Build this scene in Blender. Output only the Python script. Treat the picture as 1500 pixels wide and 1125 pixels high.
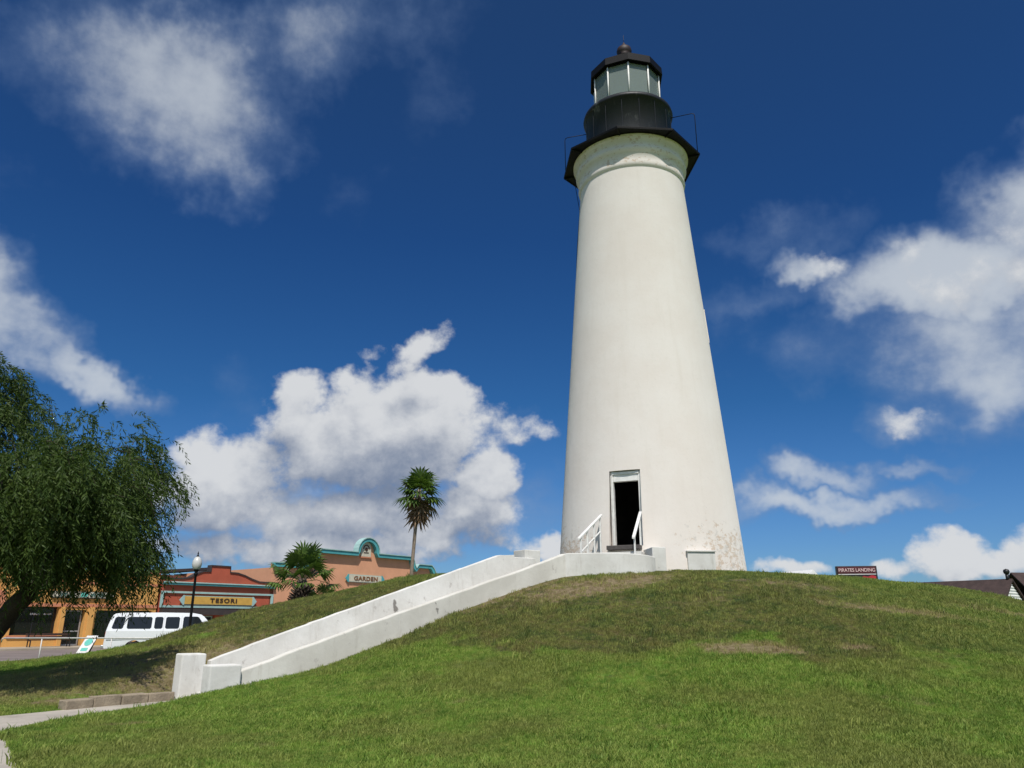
import bpy, bmesh, math, random
import numpy as np
from mathutils import Vector, Matrix
R = math.radians
random.seed(7)
rng = np.random.default_rng(7)
scene = bpy.context.scene
for o in list(bpy.data.objects):
    bpy.data.objects.remove(o)
C = scene.collection

# ------------------------------------------------------------------ camera
cam = bpy.data.cameras.new('camera')
cam.sensor_width = 36.0
cam.lens = 27.12
cam.clip_start = 0.1
cam.clip_end = 6000
camo = bpy.data.objects.new('camera', cam)
C.objects.link(camo)
camo.location = (0, 0, 1.6)
camo.rotation_euler = (R(90 + 17.2), 0, 0)
scene.camera = camo

# ------------------------------------------------------------------ sun, sky, exposure
SUN_EL = 56.0
SUN_AZ = (0.11, -0.994)            # horizontal direction towards the sun
sv = Vector((SUN_AZ[0] * math.cos(R(SUN_EL)), SUN_AZ[1] * math.cos(R(SUN_EL)), math.sin(R(SUN_EL))))
sun = bpy.data.lights.new('sun', 'SUN')
sun.energy = 4.5
sun.angle = R(0.5)
sun.color = (1.0, 0.955, 0.89)
suno = bpy.data.objects.new('sun', sun)
C.objects.link(suno)
suno.location = (10, -40, 60)
suno.rotation_euler = sv.to_track_quat('Z', 'Y').to_euler()
scene.view_settings.view_transform = 'Standard'
scene.view_settings.look = 'None'
scene.view_settings.exposure = 0.0
scene.view_settings.gamma = 1.0
scene.cycles.max_bounces = 6
scene.cycles.diffuse_bounces = 3
scene.cycles.glossy_bounces = 3
scene.cycles.transparent_max_bounces = 16
scene.cycles.use_denoising = True
scene.cycles.caustics_reflective = False
scene.cycles.caustics_refractive = False


class NT:
    """small helper to write node maths as function calls"""
    def __init__(self, tree):
        self.t = tree
        self.n = tree.nodes
        self.l = tree.links

    def put(self, sock, v):
        if v is None:
            return
        if isinstance(v, bpy.types.NodeSocket):
            self.l.new(v, sock)
        elif isinstance(v, (tuple, list)) and sock.type == 'RGBA' and len(v) == 3:
            sock.default_value = (*v, 1)
        else:
            sock.default_value = v

    def node(self, typ, ins=None, out=0, **attrs):
        nd = self.n.new(typ)
        for k, v in attrs.items():
            setattr(nd, k, v)
        for k, v in (ins or {}).items():
            self.put(nd.inputs[k], v)
        return nd.outputs[out]

    def m(self, op, a, b=None, c=None, clamp=False):
        nd = self.n.new('ShaderNodeMath')
        nd.operation = op
        nd.use_clamp = clamp
        for i, v in enumerate((a, b, c)):
            self.put(nd.inputs[i], v)
        return nd.outputs[0]

    def vm(self, op, a, b=None, out=0):
        nd = self.n.new('ShaderNodeVectorMath')
        nd.operation = op
        self.put(nd.inputs[0], a)
        if b is not None:
            self.put(nd.inputs[3 if op == 'SCALE' else 1], b)
        return nd.outputs[1 if op in ('DOT_PRODUCT', 'LENGTH') else 0]

    def noise(self, vec, scale, detail=4, rough=0.5, dist=0.0, out=0, lac=2.0):
        return self.node('ShaderNodeTexNoise', {'Vector': vec, 'Scale': scale, 'Detail': detail, 'Roughness': rough,
                                                'Distortion': dist, 'Lacunarity': lac}, out=out)

    def ss(self, x, lo, hi, a=0.0, b=1.0):
        return self.node('ShaderNodeMapRange', {'Value': x, 'From Min': lo, 'From Max': hi, 'To Min': a, 'To Max': b},
                         interpolation_type='SMOOTHSTEP')

    def lin(self, x, lo, hi, a=0.0, b=1.0):
        return self.node('ShaderNodeMapRange', {'Value': x, 'From Min': lo, 'From Max': hi, 'To Min': a, 'To Max': b})

    def mix(self, f, a, b, blend='MIX'):
        nd = self.n.new('ShaderNodeMix')
        nd.data_type = 'RGBA'
        nd.blend_type = blend
        self.put(nd.inputs[0], f)
        self.put(nd.inputs[6], a)
        self.put(nd.inputs[7], b)
        return nd.outputs[2]


CP, SP, FPX = math.cos(R(17.2)), math.sin(R(17.2)), 1130.0


def heading(px, py):
    """compass bearing and elevation at which a cloud of the photographed sky stands"""
    a, b = (px - 750) / FPX, (562.5 - py) / FPX
    x, y, z = a, CP - b * SP, SP + b * CP
    return math.atan2(x, y), math.atan2(z, math.hypot(x, y))


world = bpy.data.worlds.new('World')
scene.world = world
world.use_nodes = True
world.cycles.sampling_method = 'MANUAL'
world.cycles.sample_map_resolution = 512
wt = world.node_tree
wt.nodes.clear()

# heaps: (px, py, half width, half height, tilt in degrees, weight)
CUMULUS = [
    # big heap left of the tower
    (560, 640, 165, 85, 0, 1.15), (440, 585, 42, 48, 0, 1.0), (640, 600, 75, 52, 10, 1.0), (530, 570, 62, 34, 0, .8),
    (345, 680, 85, 52, 0, .95), (690, 625, 50, 35, 0, .55), (745, 634, 62, 22, 0, .62), (622, 503, 58, 24, -34, .80),
    (590, 540, 44, 24, -30, .62), (545, 522, 26, 11, 0, .42), (310, 735, 120, 46, 0, 1.0), (420, 765, 110, 40, 0, .85), (530, 755, 110, 44, 0, 1.0),
    (715, 695, 46, 42, 0, 1.05), (690, 755, 75, 40, 0, .95), (620, 782, 130, 36, 0, .95), (460, 805, 260, 28, 0, .9),
    (760, 800, 60, 16, 0, .6), (815, 800, 26, 20, 0, .8),
    # low heaps at the right
    (1390, 815, 62, 36, 0, 1.1), (1450, 825, 70, 24, 0, .75), (1310, 832, 44, 16, 0, .7), (1165, 832, 52, 15, 0, .85),
    (1125, 828, 24, 14, 0, .6), (1600, 800, 120, 50, 0, .9),
    # bank at the right
    (1400, 405, 170, 62, -8, .50), (1500, 340, 130, 66, -25, .45), (1190, 381, 50, 22, 0, .42),
    (1325, 615, 60, 25, 0, .50),
]
VEIL = [
    (250, 130, 190, 130, 20, 1.15), (300, 210, 110, 80, 40, 1.0), (430, 70, 150, 90, -20, .82), (120, 60, 140, 80, 0, .7),
    (560, 40, 130, 70, -15, .52), (640, 110, 260, 60, -60, .34), (20, 240, 90, 60, 0, .42),
    (20, 480, 130, 60, 25, 1.15), (120, 545, 130, 30, 27, 1.1), (-40, 400, 110, 80, 40, 1.1),
    (1400, 400, 190, 80, -8, 1.45), (1500, 330, 170, 110, -25, 1.25), (1430, 480, 200, 150, -10, 1.05), (1190, 382, 75, 32, 0, 1.0), (1265, 430, 70, 50, -30, 1.0), (1330, 612, 90, 40, 0, .95), (1470, 560, 130, 60, 0, 1.0), (1250, 500, 150, 60, -8, .6), (1400, 580, 160, 60, 10, .75), (1110, 350, 170, 40, -12, .62),
    (1480, 300, 140, 80, -25, .9), (1060, 470, 80, 40, 0, .34),
    (1200, 742, 190, 22, -3, 1.0), (1215, 700, 80, 28, 8, .95), (1310, 688, 120, 14, -4, .75), (1110, 738, 90, 32, 0, .85), (1090, 440, 120, 30, -14, .55),
    (350, 600, 130, 80, 0, .35), (560, 760, 330, 75, 0, .85), (720, 640, 90, 40, 0, .6), (270, 560, 60, 25, 0, .3),
]


def cloud_group(name, blobs, warp, scale, amp, bias, soft, stretch=1.0, detail=8, rough=.58):
    g = bpy.data.node_groups.new(name, 'ShaderNodeTree')
    g.interface.new_socket('q', in_out='INPUT', socket_type='NodeSocketVector')
    g.interface.new_socket('density', in_out='OUTPUT', socket_type='NodeSocketFloat')
    g.interface.new_socket('depth', in_out='OUTPUT', socket_type='NodeSocketFloat')
    k = NT(g)
    gi = g.nodes.new('NodeGroupInput')
    go = g.nodes.new('NodeGroupOutput')
    q = gi.outputs[0]
    w = k.node('ShaderNodeTexNoise', {'Vector': q, 'Scale': 13.0, 'Detail': 4, 'Roughness': .6}, out=1)
    w = k.vm('SCALE', k.vm('SUBTRACT', w, (0.5, 0.5, 0.5)), warp)
    w = k.vm('MULTIPLY', w, (1, 1, 0))
    qq = k.vm('ADD', q, w)
    acc = None
    for (px, py, rx, ry, tilt, wgt) in blobs:
        c = heading(px, py)
        ct, st = math.cos(R(tilt)), math.sin(R(tilt))
        e1 = heading(px + 8 * ct, py + 8 * st)
        e2 = heading(px - 8 * st, py + 8 * ct)
        A = np.array([[(e1[0] - c[0]) / 8 * rx, (e2[0] - c[0]) / 8 * ry], [(e1[1] - c[1]) / 8 * rx, (e2[1] - c[1]) / 8 * ry]])
        I = np.linalg.inv(A)
        k0 = -I @ np.array(c)
        d1 = k.vm('DOT_PRODUCT', qq, (I[0, 0], I[0, 1], k0[0]))
        d2 = k.vm('DOT_PRODUCT', qq, (I[1, 0], I[1, 1], k0[1]))
        r2 = k.m('MULTIPLY_ADD', d1, d1, k.m('MULTIPLY', d2, d2))
        v = k.m('MULTIPLY_ADD', r2, -0.5 * wgt, wgt)
        acc = v if acc is None else k.m('SMOOTH_MAX', acc, v, 0.08)
    n = k.noise(k.vm('MULTIPLY', q, (1, stretch, 1)), scale, detail, rough)
    d = k.m('ADD', k.m('MULTIPLY_ADD', n, amp, -0.5 * amp), k.m('SUBTRACT', acc, bias))
    g.links.new(k.ss(d, 0.0, soft), go.inputs[0])
    g.links.new(d, go.inputs[1])
    return g


k = NT(wt)
gen = k.node('ShaderNodeTexCoord')
sep = wt.nodes.new('ShaderNodeSeparateXYZ')
wt.links.new(gen, sep.inputs[0])
az = k.m('ARCTAN2', sep.outputs[0], sep.outputs[1])
el = k.m('ARCSINE', sep.outputs[2])
q = k.node('ShaderNodeCombineXYZ', {0: az, 1: el, 2: 1.0})
gc = cloud_group('cumulus', CUMULUS, .062, 13, 1.75, .32, .44, 1.1, 10, .60)
gv = cloud_group('veil', VEIL, .10, 6.5, 1.5, .22, 1.1, 1.25, 8, .57)


def use(g, vec):
    nd = wt.nodes.new('ShaderNodeGroup')
    nd.node_tree = g
    wt.links.new(vec, nd.inputs[0])
    return nd.outputs


dc, depth = use(gc, q)
up1 = use(gc, k.vm('ADD', q, (0.008, 0.026, 0)))[1]
up2 = use(gc, k.vm('ADD', q, (0.012, 0.075, 0)))[1]
dv = use(gv, q)[0]
# sunlit crowns and grey bases: how much more cloud stands above a point than at it
slope = k.m('MULTIPLY_ADD', k.m('SUBTRACT', depth, up1), .55, k.m('MULTIPLY', k.m('SUBTRACT', depth, k.m('MAXIMUM', up2, -.25)), .75))
lit = k.m('ADD', k.m('MULTIPLY_ADD', k.ss(depth, .15, 1.2), -.26, .66), slope)
lit = k.m('ADD', lit, k.m('MULTIPLY_ADD', k.noise(q, 16, 6, .6), .5, -.27))
lit = k.ss(lit, -.1, 1.35)
ccol = k.mix(lit, (.175, .225, .33), (.68, .695, .715))
vcol = k.mix(k.ss(dv, .2, 1.0), (.18, .27, .45), (.56, .61, .67))
sky = wt.nodes.new('ShaderNodeTexSky')
sky.sky_type = 'NISHITA'
sky.sun_disc = False
sky.sun_elevation = R(SUN_EL)
sky.sun_rotation = math.atan2(SUN_AZ[0], SUN_AZ[1])
sky.altitude = 0
sky.air_density = 1.0
sky.dust_density = 0.6
sky.ozone_density = 2.0
# deep polarised blue overhead, paler towards the horizon
elv = k.m('MAXIMUM', el, 0.0)
rmp = wt.nodes.new('ShaderNodeValToRGB')
stops = [(0.0, (.40, .64, .97)), (.09, (.30, .545, .91)), (.267, (.157, .427, .73)), (.485, (.124, .35, .66)), (.75, (.17, .37, .62))]
rmp.color_ramp.elements[0].position, rmp.color_ramp.elements[0].color = stops[0][0], (*stops[0][1], 1)
rmp.color_ramp.elements[1].position, rmp.color_ramp.elements[1].color = stops[-1][0], (*stops[-1][1], 1)
for p_, c_ in stops[1:-1]:
    e_ = rmp.color_ramp.elements.new(p_)
    e_.color = (*c_, 1)
wt.links.new(elv, rmp.inputs[0])
# the sky is darkest opposite the sun and plain bright on the sun's own side
tint = k.mix(k.ss(k.m('MULTIPLY', sep.outputs[1], -1.0), -.15, .75), rmp.outputs[0], (.92, .98, 1.04))
skyc = k.mix(1.0, sky.outputs[0], tint, 'MULTIPLY')
bg_sky = k.node('ShaderNodeBackground', {'Color': skyc, 'Strength': .1})
bg_veil = k.node('ShaderNodeBackground', {'Color': vcol, 'Strength': 1.0})
bg_cum = k.node('ShaderNodeBackground', {'Color': ccol, 'Strength': 1.0})
s1 = k.node('ShaderNodeMixShader', {0: k.m('MULTIPLY', dv, k.ss(elv, .30, .62, .90, .78)), 1: bg_sky, 2: bg_veil})
s2 = k.node('ShaderNodeMixShader', {0: k.m('MULTIPLY', dc, .97), 1: s1, 2: bg_cum})
wo = wt.nodes.new('ShaderNodeOutputWorld')
wt.links.new(s2, wo.inputs[0])


# ------------------------------------------------------------------ object helpers
def tag(o, label=None, cat=None, group=None, kind=None):
    if label:
        o['label'] = label
    if cat:
        o['category'] = cat
    if group:
        o['group'] = group
    if kind:
        o['kind'] = kind
    return o


def empty(name, loc, rz=0.0, label=None, cat=None, group=None):
    o = bpy.data.objects.new(name, None)
    C.objects.link(o)
    o.location = loc
    o.rotation_euler = (0, 0, rz)
    o.empty_display_size = .3
    return tag(o, label, cat, group)


class MB:
    """collects faces; build() links them as one mesh object"""
    def __init__(self):
        self.v = []
        self.f = []
        self.smooth = []

    def add(self, verts, faces, smooth=False):
        b = len(self.v)
        self.v += [tuple(p) for p in verts]
        self.f += [tuple(i + b for i in fc) for fc in faces]
        self.smooth += [smooth] * len(faces)
        return self

    def box(self, c, s, rz=0.0, rx=0.0, ry=0.0):
        M = Matrix.Translation(c) @ Matrix.Rotation(rz, 4, 'Z') @ Matrix.Rotation(ry, 4, 'Y') @ Matrix.Rotation(rx, 4, 'X')
        x, y, z = s[0] / 2, s[1] / 2, s[2] / 2
        vs = [M @ Vector(p) for p in ((-x, -y, -z), (x, -y, -z), (x, y, -z), (-x, y, -z), (-x, -y, z), (x, -y, z), (x, y, z), (-x, y, z))]
        return self.add(vs, [(3, 2, 1, 0), (4, 5, 6, 7), (0, 1, 5, 4), (1, 2, 6, 5), (2, 3, 7, 6), (3, 0, 4, 7)])

    def span(self, a, b):
        return self.box(((a[0] + b[0]) / 2, (a[1] + b[1]) / 2, (a[2] + b[2]) / 2), (abs(b[0] - a[0]), abs(b[1] - a[1]), abs(b[2] - a[2])))

    def prism(self, poly, z0, z1):
        """horizontal polygon (counter-clockwise) raised from z0 to z1; z may be a list per corner"""
        n = len(poly)
        z0 = z0 if isinstance(z0, (list, tuple)) else [z0] * n
        z1 = z1 if isinstance(z1, (list, tuple)) else [z1] * n
        vs = [(p[0], p[1], z0[i]) for i, p in enumerate(poly)] + [(p[0], p[1], z1[i]) for i, p in enumerate(poly)]
        fs = [tuple(range(n - 1, -1, -1)), tuple(range(n, 2 * n))]
        fs += [(i, (i + 1) % n, n + (i + 1) % n, n + i) for i in range(n)]
        return self.add(vs, fs)

    def slabxz(self, poly, y0, y1):
        """upright polygon in x,z (counter-clockwise seen from -y) running from y0 (front) to y1"""
        n = len(poly)
        vs = [(p[0], y0, p[1]) for p in poly] + [(p[0], y1, p[1]) for p in poly]
        fs = [tuple(range(n)), tuple(range(2 * n - 1, n - 1, -1))]
        fs += [((i + 1) % n, i, n + i, n + (i + 1) % n) for i in range(n)]
        return self.add(vs, fs)

    def tube(self, pts, rad, n=8, cap=True, smooth=True):
        pts = [Vector(p) for p in pts]
        rad = rad if isinstance(rad, (list, tuple)) else [rad] * len(pts)
        vs, fs = [], []
        ref = Vector((0.13, 0.31, 0.94)).normalized()
        for i, p in enumerate(pts):
            t = (pts[min(i + 1, len(pts) - 1)] - pts[max(i - 1, 0)]).normalized()
            a = t.cross(ref)
            if a.length < .15:
                a = t.cross(Vector((1, 0, 0)))
            a.normalize()
            b = t.cross(a)
            for j in range(n):
                an = 2 * math.pi * j / n
                vs.append(p + (a * math.cos(an) + b * math.sin(an)) * rad[i])
        for i in range(len(pts) - 1):
            for j in range(n):
                fs.append((i * n + j, i * n + (j + 1) % n, (i + 1) * n + (j + 1) % n, (i + 1) * n + j))
        self.add(vs, fs, smooth)
        if cap:
            b = len(self.v) - len(vs)
            self.f += [tuple(b + j for j in range(n - 1, -1, -1)), tuple(b + (len(pts) - 1) * n + j for j in range(n))]
            self.smooth += [False, False]
        return self

    def lathe(self, prof, n=32, c=(0, 0), a0=0.0, smooth=True, closed=False):
        """profile of (r, z) turned about the upright axis; angle counts from -y towards +x"""
        vs, fs = [], []
        for (r, z) in prof:
            for j in range(n):
                an = a0 + 2 * math.pi * j / n
                vs.append((c[0] + r * math.sin(an), c[1] - r * math.cos(an), z))
        m = len(prof)
        for i in range(m if closed else m - 1):
            i2 = (i + 1) % m
            for j in range(n):
                fs.append((i * n + j, i * n + (j + 1) % n, i2 * n + (j + 1) % n, i2 * n + j))
        return self.add(vs, fs, smooth)

    def ball(self, c, r, n=16, m=10):
        prof = [(r * max(math.sin(math.pi * i / m), 1e-4), c[2] - r * math.cos(math.pi * i / m)) for i in range(m + 1)]
        return self.lathe(prof, n, (c[0], c[1]))

    def rot(self, ang, c=(0, 0)):
        ca, sa = math.cos(ang), math.sin(ang)
        self.v = [(c[0] + (x - c[0]) * ca - (y - c[1]) * sa, c[1] + (x - c[0]) * sa + (y - c[1]) * ca, z) for x, y, z in self.v]
        return self

    def build(self, name, mat, parent=None, origin=None, bevel=0.0, fix=True, seg=2):
        me = bpy.data.meshes.new(name)
        if origin is not None:
            ox, oy, oz = origin
            vs = [(x - ox, y - oy, z - oz) for x, y, z in self.v]
        else:
            vs = self.v
        me.from_pydata(vs, [], self.f)
        me.polygons.foreach_set('use_smooth', self.smooth)
        if fix:
            bm = bmesh.new()
            bm.from_mesh(me)
            bmesh.ops.recalc_face_normals(bm, faces=bm.faces)
            bm.to_mesh(me)
            bm.free()
        me.materials.append(mat)
        o = bpy.data.objects.new(name, me)
        C.objects.link(o)
        if parent is not None:
            o.parent = parent
        elif origin is not None:
            o.location = origin
        if bevel:
            b = o.modifiers.new('bevel', 'BEVEL')
            b.width = bevel
            b.segments = seg
            b.limit_method = 'ANGLE'
            b.angle_limit = R(35)
        return o


def lettering(text, name, mat, parent, loc, size, depth=.02, width=None, shear=0.0, spacing=1.0, bold=.0):
    """writing as real thin letters, standing upright facing -y"""
    cu = bpy.data.curves.new(name, 'FONT')
    cu.body = text
    cu.size = size
    cu.extrude = depth / 2
    cu.align_x = 'CENTER'
    cu.align_y = 'CENTER'
    cu.shear = shear
    cu.offset = bold
    cu.space_character = spacing
    t = bpy.data.objects.new('letters', cu)
    C.objects.link(t)
    dg = bpy.context.evaluated_depsgraph_get()
    me = bpy.data.meshes.new_from_object(t.evaluated_get(dg))
    bpy.data.objects.remove(t)
    me.name = name
    xs = [v.co.x for v in me.vertices]
    sx = width / (max(xs) - min(xs)) if width else 1.0
    mx = (max(xs) + min(xs)) / 2
    for v in me.vertices:
        x, y, z = v.co
        v.co = (loc[0] + (x - mx) * sx, loc[1] - z, loc[2] + y)
    me.materials.clear()
    me.materials.append(mat)
    o = bpy.data.objects.new(name, me)
    C.objects.link(o)
    o.parent = parent
    return o


# ------------------------------------------------------------------ materials
def base_mat(name):
    m = bpy.data.materials.new(name)
    m.use_nodes = True
    t = m.node_tree
    t.nodes.clear()
    k = NT(t)
    out = t.nodes.new('ShaderNodeOutputMaterial')
    b = t.nodes.new('ShaderNodeBsdfPrincipled')
    t.links.new(b.outputs[0], out.inputs[0])
    return m, k, b, out


def mat(name, col, rough=.7, var=.18, scale=2.0, bump=0.0, bscale=40.0, metal=0.0, spec=.5, dirt=None, dirt_amt=.0, dscale=1.2, coat=0.0):
    m, k, b, out = base_mat(name)
    pos = k.node('ShaderNodeNewGeometry')
    n1 = k.noise(pos, scale, 6, .62)
    f = k.ss(n1, .3, .7)
    lo = tuple(c * (1 - var) for c in col)
    hi = tuple(min(1, c * (1 + var)) for c in col)
    c = k.mix(f, lo, hi)
    fine = k.noise(pos, scale * 14, 3, .6)
    c = k.mix(k.lin(fine, .3, .7, 0, .35 * var / .18 if var else 0), c, lo)
    if dirt:
        st = k.noise(k.vm('MULTIPLY', pos, (1, 1, .35)), dscale, 8, .68)
        c = k.mix(k.ss(st, .56, .74, 0, dirt_amt), c, dirt)
    k.put(b.inputs['Base Color'], c)
    k.put(b.inputs['Roughness'], k.lin(fine, .2, .8, max(.02, rough - .08), min(1, rough + .08)))
    b.inputs['Metallic'].default_value = metal
    b.inputs['Specular IOR Level'].default_value = spec
    if coat:
        b.inputs['Coat Weight'].default_value = coat
        b.inputs['Coat Roughness'].default_value = .05
    if bump:
        bn = k.noise(pos, bscale, 5, .6)
        nd = k.n.new('ShaderNodeBump')
        nd.inputs['Strength'].default_value = bump
        nd.inputs['Distance'].default_value = .02
        k.put(nd.inputs['Height'], bn)
        k.put(b.inputs['Normal'], nd.outputs[0])
    return m


def tower_paint():
    """limewashed masonry: warm white, faint vertical runs, flaked to tan render near the foot and the cornice"""
    m, k, b, out = base_mat('tower_paint')
    pos = k.node('ShaderNodeNewGeometry')
    sp = k.n.new('ShaderNodeSeparateXYZ')
    k.put(sp.inputs[0], pos)
    z = sp.outputs[2]
    x = sp.outputs[0]
    big = k.noise(pos, .55, 6, .6)
    runs = k.noise(k.vm('MULTIPLY', pos, (3.2, 3.2, .16)), 1.2, 6, .62)
    fine = k.noise(pos, 9, 6, .65)
    c = k.mix(k.ss(big, .32, .70), (.775, .715, .655), (.81, .764, .712))
    c = k.mix(k.ss(runs, .5, .78, 0, .24), c, (.68, .62, .545))
    c = k.mix(k.ss(fine, .52, .74, 0, .16), c, (.60, .57, .50))
    # flaking
    foot = k.ss(z, 3.4, 6.2, 1.12, 0)
    foot = k.m('MULTIPLY', foot, k.ss(k.m('ABSOLUTE', k.m('SUBTRACT', x, 3.9)), .5, 2.2, .35, 1))
    top = k.m('MULTIPLY', k.ss(z, 17.7, 18.0), .85)
    zone = k.m('MAXIMUM', foot, top)
    fl = k.noise(k.vm('MULTIPLY', pos, (1, 1, 1.6)), 4.6, 9, .74)
    fk = k.m('MULTIPLY_ADD', zone, .215, k.m('MULTIPLY_ADD', k.noise(pos, 1.3, 3, .5), .24, k.m('SUBTRACT', fl, .12)))
    fk = k.m('ADD', fk, k.m('MULTIPLY', k.m('MULTIPLY', foot, k.ss(x, 2.9, 2.1)), .05))
    flake = k.ss(fk, .745, .775)
    rend = k.mix(k.noise(pos, 6, 4, .6), (.46, .31, .19), (.64, .50, .36))
    c2 = k.mix(k.m('MULTIPLY', flake, .6), c, rend)
    grey = k.ss(k.m('MULTIPLY_ADD', foot, .18, k.noise(k.vm('ADD', pos, (7, 3, 5)), 4.2, 8, .7)), .70, .80, 0, .5)
    c2 = k.mix(grey, c2, (.50, .48, .44))
    # a few scattered nicks anywhere
    nick = k.ss(k.noise(k.vm('ADD', pos, (31, 0, 0)), 5.5, 7, .68), .725, .745, 0, .55)
    c2 = k.mix(nick, c2, (.46, .40, .32))
    k.put(b.inputs['Base Color'], c2)
    b.inputs['Roughness'].default_value = .9
    b.inputs['Diffuse Roughness'].default_value = .5
    b.inputs['Specular IOR Level'].default_value = .3
    nd = k.n.new('ShaderNodeBump')
    nd.inputs['Strength'].default_value = .32
    nd.inputs['Distance'].default_value = .03
    k.put(nd.inputs['Height'], k.m('SUBTRACT', k.m('MULTIPLY_ADD', fine, .35, k.m('MULTIPLY', k.noise(pos, 2.2, 5, .6), .8)), k.m('MULTIPLY', flake, .25)))
    k.put(b.inputs['Normal'], nd.outputs[0])
    return m


CRACKS = [((-3.09, 20.98, 2.15), (-3.05, 21.02, 1.93), .055, .8), ((-1.91, 19.80, 2.09), (-1.82, 19.87, 1.83), .028, .75)]


def stair_paint(age):
    m, k, b, out = base_mat('stair_paint' if age == 1.0 else 'old_stair_paint')
    pos = k.node('ShaderNodeNewGeometry')
    big = k.noise(pos, .9, 6, .6)
    fine = k.noise(pos, 11, 6, .65)
    c = k.mix(k.ss(big, .34, .68), (.60, .585, .54), (.72, .71, .67))
    c = k.mix(k.ss(fine, .5, .74, 0, .22), c, (.54, .52, .47))
    runs = k.noise(k.vm('MULTIPLY', pos, (2.4, 2.4, .5)), 1.8, 8, .7)
    c = k.mix(k.ss(runs, .54, .72, 0, .5), c, (.42, .39, .34))
    if age < 1:
        c = k.mix(1.0, c, (age, age * .985, age * .95), 'MULTIPLY')
    dirt = k.ss(k.noise(k.vm('ADD', pos, (3, 9, 2)), 3.3, 8, .7), .60, .70, 0, .6)
    c = k.mix(dirt, c, (.34, .31, .28))
    # two old cracks and the rust of a lost fitting
    for (p0, p1, wd, am) in CRACKS:
        ax = Vector(p1) - Vector(p0)
        rel = k.vm('SUBTRACT', pos, tuple(p0))
        u = k.m('MULTIPLY', k.vm('DOT_PRODUCT', rel, tuple(ax)), 1 / ax.length_squared)
        wob = k.vm('SCALE', k.vm('SUBTRACT', k.node('ShaderNodeTexNoise', {'Vector': pos, 'Scale': 9.0}, out=1), (.5, .5, .5)), .16)
        foot_ = k.vm('ADD', k.vm('SUBTRACT', rel, k.vm('SCALE', tuple(ax), k.m('MINIMUM', k.m('MAXIMUM', u, 0.0), 1.0))), wob)
        dist = k.vm('LENGTH', foot_)
        c = k.mix(k.ss(k.m('MULTIPLY_ADD', u, -.55 * wd, dist), wd * .3, wd, am, 0), c, (.13, .115, .10))
    k.put(b.inputs['Base Color'], c)
    b.inputs['Roughness'].default_value = .9
    b.inputs['Diffuse Roughness'].default_value = .4
    b.inputs['Specular IOR Level'].default_value = .25
    nd = k.n.new('ShaderNodeBump')
    nd.inputs['Strength'].default_value = .4
    nd.inputs['Distance'].default_value = .02
    k.put(nd.inputs['Height'], k.m('MULTIPLY_ADD', fine, .5, k.noise(pos, 3, 4, .6)))
    k.put(b.inputs['Normal'], nd.outputs[0])
    return m


# where the lawn is worn: (x, y, half length, half width, turn, strength)
WORN = [(2.2, 21.0, 2.6, .9, 18, .92), (0.8, 20.3, 1.0, .35, 30, .55), (4.5, 15.7, .95, .45, -12, 1.2), (5.2, 15.4, .5, .2, -20, .9), (6.6, 15.6, .4, .2, 0, .85),
        (9.0, 18.8, 2.2, .5, -8, .82), (7.2, 20.6, 1.8, .5, 0, .62), (12.5, 20.0, 2.0, .5, -6, .7), (4.2, 18.9, 1.6, .4, 15, .5), (-.7, 13.4, .5, .3, 0, .55), (-6.0, 13.1, .5, .12, 8, .8),
        (-9.2, 16.6, 1.3, .5, 30, .75), (-11.0, 16.2, 1.2, .5, 0, .6), (6.0, 12.6, .9, .35, 0, .5), (-1.9, 23.7, 1.6, .45, 35, .75),
        (2.0, 11.6, 1.2, .35, 10, .4), (-3.2, 10.9, .5, .25, 0, .5), (11.5, 16.5, 1.4, .5, -10, .5), (.2, 21.15, 2.7, .3, 37, .75), (-11.5, 20.6, 5.2, 3.8, 0, 1.15), (-9.0, 19.2, 2.0, 1.5, 20, .6)]


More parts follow.
